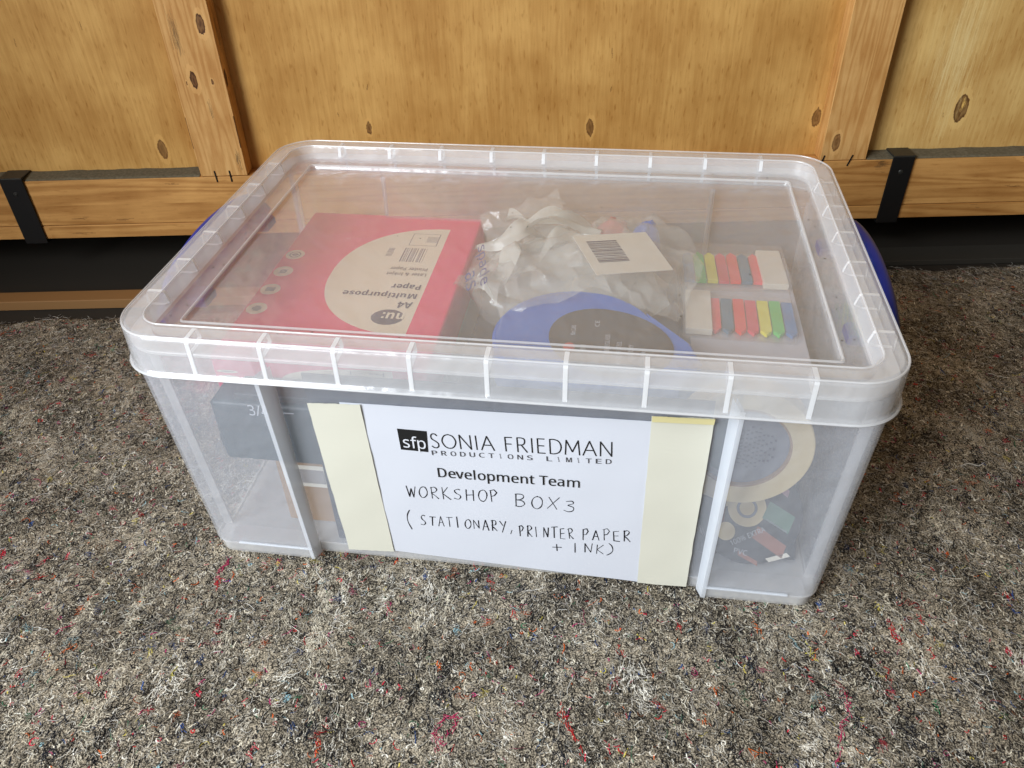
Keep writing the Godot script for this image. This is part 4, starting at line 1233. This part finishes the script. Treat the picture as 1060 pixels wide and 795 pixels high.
	for rb in [[Vector3(-0.020, 0.222, -0.100), 0.5, 0.085, 0.020, 1], [Vector3(0.020, 0.232, -0.115), -0.25, 0.095, 0.024, 2], [Vector3(-0.010, 0.224, -0.060), 0.9, 0.080, 0.018, 3], [Vector3(0.040, 0.226, -0.085), 0.2, 0.070, 0.020, 4], [Vector3(-0.016, 0.212, -0.034), 1.0, 0.062, 0.020, 5], [Vector3(0.010, 0.228, -0.130), -0.1, 0.095, 0.016, 6]]:
		var wr := mb()
		var gp := []
		for j in 5:
			for i in 19:
				var t := i / 18.0 - 0.5; var w := j / 4.0 - 0.5
				gp.append(Vector3(t * rb[2], 0.006 * sin(t * 9.0 + rb[4]) - 0.05 * t * t * 4.0 * 0.35 + 0.005 * cos(w * 5.0 + t * 6.0 + rb[4] * 2.0), w * rb[3] * (1.0 + 0.5 * sin(t * 7.0 + rb[4])) + 0.010 * sin(t * 5.0 + rb[4] * 1.3)))
		for j in 4:
			for i in 18:
				var k := j * 19 + i
				var nrm := []
				for e in [k, k + 1, k + 20, k + 19]:
					var ci2: int = clampi(e % 19, 1, 17); var cj2: int = clampi(e / 19, 1, 3)
					var cc := cj2 * 19 + ci2
					nrm.append((gp[cc + 19] - gp[cc - 19]).cross(gp[cc + 1] - gp[cc - 1]).normalized())
				quad(wr, gp[k], gp[k + 1], gp[k + 20], gp[k + 19], nrm[0], nrm[1], nrm[2], nrm[3])
		var wo := build(wr, "white_wrapper", M.white_film, bag)
		wo.position = rb[0]; wo.rotation.y = rb[1]
	for fl in [[Vector3(-0.014, 0.212, -0.124), Vector3(0.35, 0.3, 0.30), 0.09, 0.07, 5], [Vector3(0.120, 0.205, -0.050), Vector3(0.15, -0.3, -0.25), 0.09, 0.10, 6], [Vector3(0.020, 0.212, -0.020), Vector3(0.35, 0.5, 0.2), 0.11, 0.06, 7], [Vector3(-0.036, 0.205, -0.050), Vector3(0.1, -0.6, 0.6), 0.06, 0.09, 8]]:
		var fs := mb()
		var fnz := FastNoiseLite.new(); fnz.seed = fl[4]; fnz.frequency = 18.0; fnz.fractal_type = FastNoiseLite.FRACTAL_RIDGED; fnz.fractal_octaves = 2
		var gp := []
		for j in 9:
			for i in 9:
				var px: float = (i / 8.0 - 0.5) * fl[2] + rng.randfn(0.0, 0.0015); var pz: float = (j / 8.0 - 0.5) * fl[3] + rng.randfn(0.0, 0.0015)
				gp.append(Vector3(px, fnz.get_noise_2d(px, pz) * 0.012, pz))
		for j in 8:
			for i in 8:
				var k := j * 9 + i
				for tr in [[gp[k], gp[k + 1], gp[k + 10]], [gp[k], gp[k + 10], gp[k + 9]]]:
					var nn: Vector3 = (tr[1] - tr[0]).cross(tr[2] - tr[0]).normalized()
					if nn.y < 0: nn = -nn
					tri(fs, tr[0], tr[1], tr[2], nn, nn, nn)
		var flap := build(fs, "film_flap", M.bag_film, bag)
		flap.position = fl[0]; flap.rotation = fl[1]
	for l in [["spade", Vector3(-0.0560, 0.222, -0.056), Vector3(-0.0440, 0.210, -0.002), 0.015], ["as", Vector3(-0.0630, 0.206, -0.032), Vector3(-0.0570, 0.201, -0.008), 0.012]]:
		var o := text_mesh(l[0], sans, M.blue_ink, bag, "lettering")
		set_text(o, l[1], l[2], l[3], Vector3(-0.55, 0.8, 0.25).normalized())
	# card with a barcode lying on the bag
	var cd := thing("barcode_card", "white card with a printed barcode lying on the plastic bag", "card", Vector3(0.092, 0.2320, -0.045), Vector3(0.10, 0.42, -0.12))
	block("card", Vector3(-0.040, 0, -0.034), Vector3(0.040, 0.0006, 0.034), M.card, cd, 0.0002)
	var x := -0.022
	while x < 0.016:
		var bw := rng.randf_range(0.0006, 0.0022)
		var q := mb()
		flat(q, Vector3(-0.030, 0.0009, x), Vector3(0.002, 0.0009, x), Vector3(0.002, 0.0009, x + bw), Vector3(-0.030, 0.0009, x + bw), Vector3.UP)
		build(q, "bar", M.navy_ink, cd)
		x += bw + rng.randf_range(0.0006, 0.0014)
	# second clear bag at the back with red and blue bits
	var bag2 := thing("small_clear_bag", "small clear plastic bag holding red and blue scraps at the box's rear wall", "plastic bag")
	var b2 := mb()
	crumple(b2, Vector3(0.095, 0, -0.140), 0.070, 0.036, 0.068, 0.1602, 27, 0.018, 15.0, 12)
	build(b2, "film", M.bag_film, bag2)
	var r2 := mb()
	crumple(r2, Vector3(0.080, 0, -0.146), 0.019, 0.014, 0.060, 0.1604, 61, 0.006, 60.0, 12)
	build(r2, "red_scrap", M.scrap, bag2)
	var r3 := mb()
	crumple(r3, Vector3(0.116, 0, -0.146), 0.015, 0.013, 0.058, 0.1604, 62, 0.005, 60.0, 12)
	build(r3, "blue_scrap", M.blue_case, bag2)
	# right stack
	var rc := thing("pale_carton", "pale grey carton on the box floor under the packs of arrow flags", "carton")
	block("carton", Vector3(0.162, 0.0128, -0.160), Vector3(0.270, 0.1730, 0.062), M.grey_card, rc, 0.001)
	wedge_pack("flag_pack", Vector3(0.2130, 0.1732, -0.121), 0.03, true, "pack of arrow flags with its white card next to the box's end wall")
	wedge_pack("flag_pack_001", Vector3(0.2080, 0.1732, -0.031), -0.02, false, "pack of arrow flags with its white card next to the tape measure")
	# masking tape roll
	var roll := thing("tape_roll", "roll of cream masking tape standing on edge in the box's front corner", "tape roll", Vector3(0.2030, 0.1560, 0.1420), Vector3(PI * 0.5 - 0.12, 0, 0))
	var rl := mb()
	lathe(rl, [Vector2(0.0395, 0.0), Vector2(0.0395, -0.024), Vector2(0.0567, -0.024), Vector2(0.0575, -0.0232), Vector2(0.0575, -0.0008), Vector2(0.0567, 0.0), Vector2(0.0395, 0.0)], 64)
	build(rl, "tape", M.roll_tape, roll)
	var core := mb()
	lathe(core, [Vector2(0.0378, 0.0002), Vector2(0.0378, -0.0242), Vector2(0.0394, -0.0242), Vector2(0.0394, 0.0002), Vector2(0.0378, 0.0002)], 64)
	build(core, "core", M.kraft, roll)
	var pr := mb()
	lathe(pr, [Vector2(0.0, -0.004), Vector2(0.0376, -0.004)], 48)
	build(pr, "core_card", M.print_blue, roll)
	var lg := mb()
	flat(lg, Vector3(-0.024, -0.0036, -0.022), Vector3(-0.008, -0.0036, -0.031), Vector3(-0.008, -0.0036, 0.031), Vector3(-0.024, -0.0036, 0.022), Vector3.UP)
	build(lg, "green_print", M.print_green, roll)
	for k in 9:
		var o := text_mesh(["HARGO", "IIIIIIIII", "IIIIIIII", "IIIIIII", "IIIIIIIIIII", "IIIIII", "IIII", "IIIII", "III"][k], sans, M.navy_ink if k else M.grey_ink, roll, "lettering")
		var xx := 0.000 + k * 0.0033
		var ln := 0.034 if k == 0 else sqrt(maxf(0.0, 0.031 * 0.031 - xx * xx)) * rng.randf_range(0.8, 1.5)
		set_text(o, Vector3(xx, -0.0035, ln * 0.5), Vector3(xx, -0.0035, -ln * 0.5), 0.0055 if k == 0 else 0.0020, Vector3.UP)
	# printed dark pack leaning below the roll
	var pk := thing("black_tape_roll", "black tape roll with cream rings printed on its wrapper leaning below the masking tape", "tape roll", Vector3(0.2290, 0.0300, 0.1420), Vector3(-0.72, 0, 0))
	var bub := mb()
	lathe(bub, [Vector2(0.0, 0.0), Vector2(0.0465, 0.0), Vector2(0.0480, -0.0012), Vector2(0.0480, -0.0170), Vector2(0.0465, -0.0182), Vector2(0.0, -0.0182)], 48)
	var rol := build(bub, "black_roll", M.pack, pk)
	rol.position = Vector3(-0.003, 0.0360, -0.0003); rol.rotation.x = PI * 0.5
	block("board", Vector3(-0.045, -0.0125, -0.0215), Vector3(0.044, 0.0800, -0.0188), M.pack, pk, 0.0006)
	for rr in [[-0.006, 0.040, 0.0175, 0.0095, M.roll_tape], [-0.006, 0.040, 0.0068, 0.0, M.roll_tape], [-0.026, 0.052, 0.0120, 0.006, M.roll_tape], [-0.024, 0.017, 0.0085, 0.0, M.roll_tape], [-0.006, 0.040, 0.0093, 0.0070, M.print_blue]]:
		var q := mb()
		lathe(q, [Vector2(rr[2], 0.0), Vector2(rr[3], 0.0)], 32)
		var o := build(q, "printed_ring", rr[4], pk)
		o.position = Vector3(rr[0], rr[1], 0.0004 + 0.00015 * (1 if rr[2] < 0.01 else 0)); o.rotation.x = PI * 0.5
	for rr in [[0.008, 0.032, 0.027, 0.017, M.print_mint, 0.50], [0.000, 0.013, 0.032, 0.012, M.print_orange, 0.55], [0.016, -0.008, 0.020, 0.004, M.card, -0.35], [-0.012, -0.004, 0.020, 0.004, M.print_orange, 0.45], [0.012, 0.030, 0.022, 0.0015, M.pale_ink, 0.50], [-0.030, 0.070, 0.030, 0.005, M.pink_highlight, 0.3], [-0.038, 0.062, 0.007, 0.014, M.print_red, 0.0], [-0.034, 0.024, 0.008, 0.050, M.print_red, 0.05], [0.010, 0.066, 0.024, 0.006, M.pink_highlight, 0.6]]:
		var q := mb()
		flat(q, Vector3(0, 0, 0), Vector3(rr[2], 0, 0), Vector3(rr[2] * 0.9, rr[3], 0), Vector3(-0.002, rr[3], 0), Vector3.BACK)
		var o := build(q, "print_highlight_patch", rr[4], pk)
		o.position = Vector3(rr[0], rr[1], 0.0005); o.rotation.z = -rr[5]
	for k in 3:
		var o := text_mesh(["100% EXTRA", "PVC", "TAPE YOUR WAY"][k], sans, M.pale_ink, pk, "lettering")
		var a: Vector3 = [Vector3(-0.018, 0.004, 0.0008), Vector3(-0.016, -0.002, 0.0008), Vector3(-0.030, 0.022, 0.0008)][k]
		var b: Vector3 = [Vector3(0.012, 0.020, 0.0008), Vector3(-0.004, -0.004, 0.0008), Vector3(-0.032, 0.066, 0.0008)][k]
		set_text(o, a, b, 0.0048, Vector3.BACK)

# ------------------------------------------------------------------ main
func _ready() -> void:
	rng.seed = 20240
	var cam := Camera3D.new()
	cam.name = "camera"
	add_child(cam)
	cam.position = Vector3(0.0924, 0.6150, 0.6552)
	cam.rotation = Vector3(-0.66371, 0.15980, -0.03079)
	cam.fov = 51.18
	cam.near = 0.02
	cam.far = 30.0
	cam.current = true
	var we := WorldEnvironment.new()
	we.name = "environment"
	var env := Environment.new()
	env.background_mode = Environment.BG_COLOR
	env.background_color = Color(0.52, 0.45, 0.36)
	env.background_energy_multiplier = 0.60
	env.tonemap_mode = Environment.TONE_MAPPER_LINEAR
	env.tonemap_exposure = 1.0
	env.sdfgi_enabled = true
	env.ssao_enabled = true
	env.ssil_enabled = true
	we.environment = env
	add_child(we)
	# daylight through the open door behind and to the left of the camera
	var door := AreaLight3D.new()
	door.name = "doorway_daylight"
	door.area_size = Vector2(1.8, 1.3)
	door.light_color = Color(0.955, 0.98, 1.0)
	door.light_energy = 14.5
	door.area_range = 12.0
	door.shadow_enabled = true
	add_child(door)
	door.look_at_from_position(Vector3(-1.50, 1.46, 1.55), Vector3(0.0, 0.45, 0.35), Vector3.UP)

	M.pp_body = clear(Color(0.92, 0.945, 0.99), 0.155, 0.22, 0.12)
	M.pp_lid = clear(Color(0.95, 0.955, 0.96), 0.125, 0.22, 0.03)
	M.pp_rim = clear(Color(0.95, 0.958, 0.97), 0.20, 0.22, 0.15)
	M.pp_thick = clear(Color(0.96, 0.965, 0.975), 0.32, 0.22, 0.08)
	M.pp_clear = clear(Color(0.94, 0.95, 0.97), 0.07, 0.2)
	M.pp_edge = clear(Color(0.93, 0.955, 0.99), 0.58, 0.24, 0.55)
	M.pp_rib = clear(Color(0.97, 0.975, 0.985), 0.75, 0.22, 0.1)
	# slightly wavy moulded sheet with scuffs in its gloss
	var wn := FastNoiseLite.new(); wn.seed = 77; wn.frequency = 0.02; wn.fractal_octaves = 3
	var wi := wn.get_image(512, 512, false, false, true)
	wi.convert(Image.FORMAT_RGBA8)
	wi.bump_map_to_normal_map(6.0)
	var wt := tex(wi)
	var sci := Image.create(512, 512, false, Image.FORMAT_L8)
	sci.fill(Color(0.72, 0.72, 0.72))
	for k in 900:
		var x := rng.randf() * 512.0; var y := rng.randf() * 512.0; var a := rng.randf() * TAU
		var g := rng.randf_range(0.35, 1.0)
		for q in rng.randi_range(6, 70):
			x += cos(a); y += sin(a)
			sci.set_pixel(posmod(int(x), 512), posmod(int(y), 512), Color(g, g, g))
	var sct := tex(sci)
	for m in [M.pp_body, M.pp_lid, M.pp_rim]:
		m.uv1_triplanar = true
		m.uv1_scale = Vector3.ONE * 3.0
		m.normal_enabled = true
		m.normal_texture = wt
		m.normal_scale = 0.25
		m.roughness = 0.25
		m.roughness_texture = sct
	M.blue = mat(Color(0.01, 0.16, 0.56), 0.4, 0.4)
	M.blue_case = mat(Color(0.0, 0.42, 0.84), 0.4)
	M.steel = mat(Color(0.055, 0.055, 0.06), 0.55, 0.5, 0.2)
	M.steel_worn = mat(Color(0.20, 0.20, 0.19), 0.5, 0.5, 0.4)
	M.dust = mat(Color.WHITE, 0.95, 0.1)
	var dn := FastNoiseLite.new(); dn.seed = 4; dn.frequency = 0.08; dn.fractal_octaves = 4
	var di := dn.get_image(256, 256, false, false, true); di.convert(Image.FORMAT_RGB8)
	for y in 256:
		for x in 256: di.set_pixel(x, y, Color(0.36, 0.335, 0.275).lerp(Color(0.47, 0.44, 0.37), di.get_pixel(x, y).r))
	M.dust.albedo_texture = tex(di); M.dust.uv1_triplanar = true; M.dust.uv1_scale = Vector3.ONE * 9.0
	M.deck_ply = mat(Color(0.74, 0.56, 0.32), 0.7)
	M.bare_floor = mat(Color(0.225, 0.21, 0.19), 0.95, 0.1)
	M.side_ply = mat(Color(0.70, 0.52, 0.28), 0.6)
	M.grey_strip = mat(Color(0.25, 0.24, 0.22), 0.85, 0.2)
	M.batten = mat(Color(0.56, 0.41, 0.24), 0.7)
	M.paper = mat(Color(0.835, 0.85, 0.89), 0.8, 0.3)
	M.tape = mat(Color(0.85, 0.845, 0.79), 0.6, 0.4)
	M.tape_fold = mat(Color(0.87, 0.83, 0.62), 0.6, 0.4)
	var cn := FastNoiseLite.new(); cn.seed = 31; cn.frequency = 0.09; cn.fractal_octaves = 2
	var ci := cn.get_image(64, 512, false, false, true); ci.convert(Image.FORMAT_L8); ci.resize(512, 512, Image.INTERPOLATE_CUBIC)
	ci.convert(Image.FORMAT_RGBA8); ci.bump_map_to_normal_map(2.0)
	var ct := tex(ci)
	for m in [M.tape, M.tape_fold]:
		m.uv1_triplanar = true; m.uv1_scale = Vector3.ONE * 7.0
		m.normal_enabled = true; m.normal_texture = ct; m.normal_scale = 0.1
	M.ink = mat(Color(0.13, 0.13, 0.13), 0.8, 0.3)
	M.ink_grey = mat(Color(0.30, 0.30, 0.32), 0.8, 0.3)
	M.ink_pen = mat(Color(0.08, 0.08, 0.11), 0.6, 0.3)
	M.paper_ink = mat(Color(0.865, 0.875, 0.905), 0.8, 0.3)
	M.navy_ink = mat(Color(0.20, 0.20, 0.33), 0.7)
	M.cream_ink = mat(Color(0.93, 0.89, 0.80), 0.7)
	M.pale_ink = mat(Color(0.78, 0.80, 0.84), 0.7)
	M.grey_ink = mat(Color(0.30, 0.32, 0.38), 0.7)
	M.blue_ink = mat(Color(0.13, 0.20, 0.50), 0.7)
	M.kraft = mat(Color(0.62, 0.48, 0.32), 0.8)
	M.card = mat(Color(0.92, 0.90, 0.85), 0.7)
	M.yellow_card = mat(Color(0.86, 0.74, 0.46), 0.7)
	M.grey_print = mat(Color(0.60, 0.58, 0.58), 0.7)
	M.grey_card = mat(Color(0.76, 0.76, 0.80), 0.7)
	M.teal = mat(Color(0.03, 0.17, 0.22), 0.45)
	M.teal_dark = mat(Color(0.06, 0.10, 0.14), 0.5)
	M.navy = mat(Color(0.06, 0.08, 0.20), 0.5)
	M.dark_grey = mat(Color(0.16, 0.17, 0.20), 0.5)
	M.navy_cloth = mat(Color(0.10, 0.11, 0.17), 0.9)
	M.black_plate = mat(Color(0.04, 0.05, 0.08), 0.4)
	M.red = mat(Color(0.80, 0.08, 0.10), 0.45)
	M.white_film = clear(Color(0.93, 0.94, 0.91), 0.62, 0.2, 0.3)
	M.bag_film = clear(Color(0.94, 0.94, 0.91), 0.27, 0.10)
	M.clear_tray = clear(Color(0.92, 0.93, 0.94), 0.06, 0.1)
	M.roll_tape = mat(Color(0.86, 0.78, 0.60), 0.7)
	M.print_blue = mat(Color(0.46, 0.47, 0.53), 0.6)
	M.print_green = mat(Color(0.28, 0.38, 0.38), 0.6)
	M.print_mint = mat(Color(0.34, 0.50, 0.43), 0.6)
	M.print_orange = mat(Color(0.60, 0.34, 0.25), 0.6)
	M.print_red = mat(Color(0.42, 0.16, 0.20), 0.6)
	M.pink_highlight = mat(Color(0.70, 0.52, 0.58), 0.6)  # pink highlights on the black roll, painted as flat patches
	M.scrap = mat(Color(0.76, 0.14, 0.22), 0.5)
	M.dirt = mat(Color(0.30, 0.24, 0.16), 0.95, 0.1)
	M.pack = mat(Color(0.075, 0.085, 0.14), 0.35)

	make_wall()
	make_floor()
	make_blanket()
	make_box()
	make_lid()
	make_label()
	make_contents()
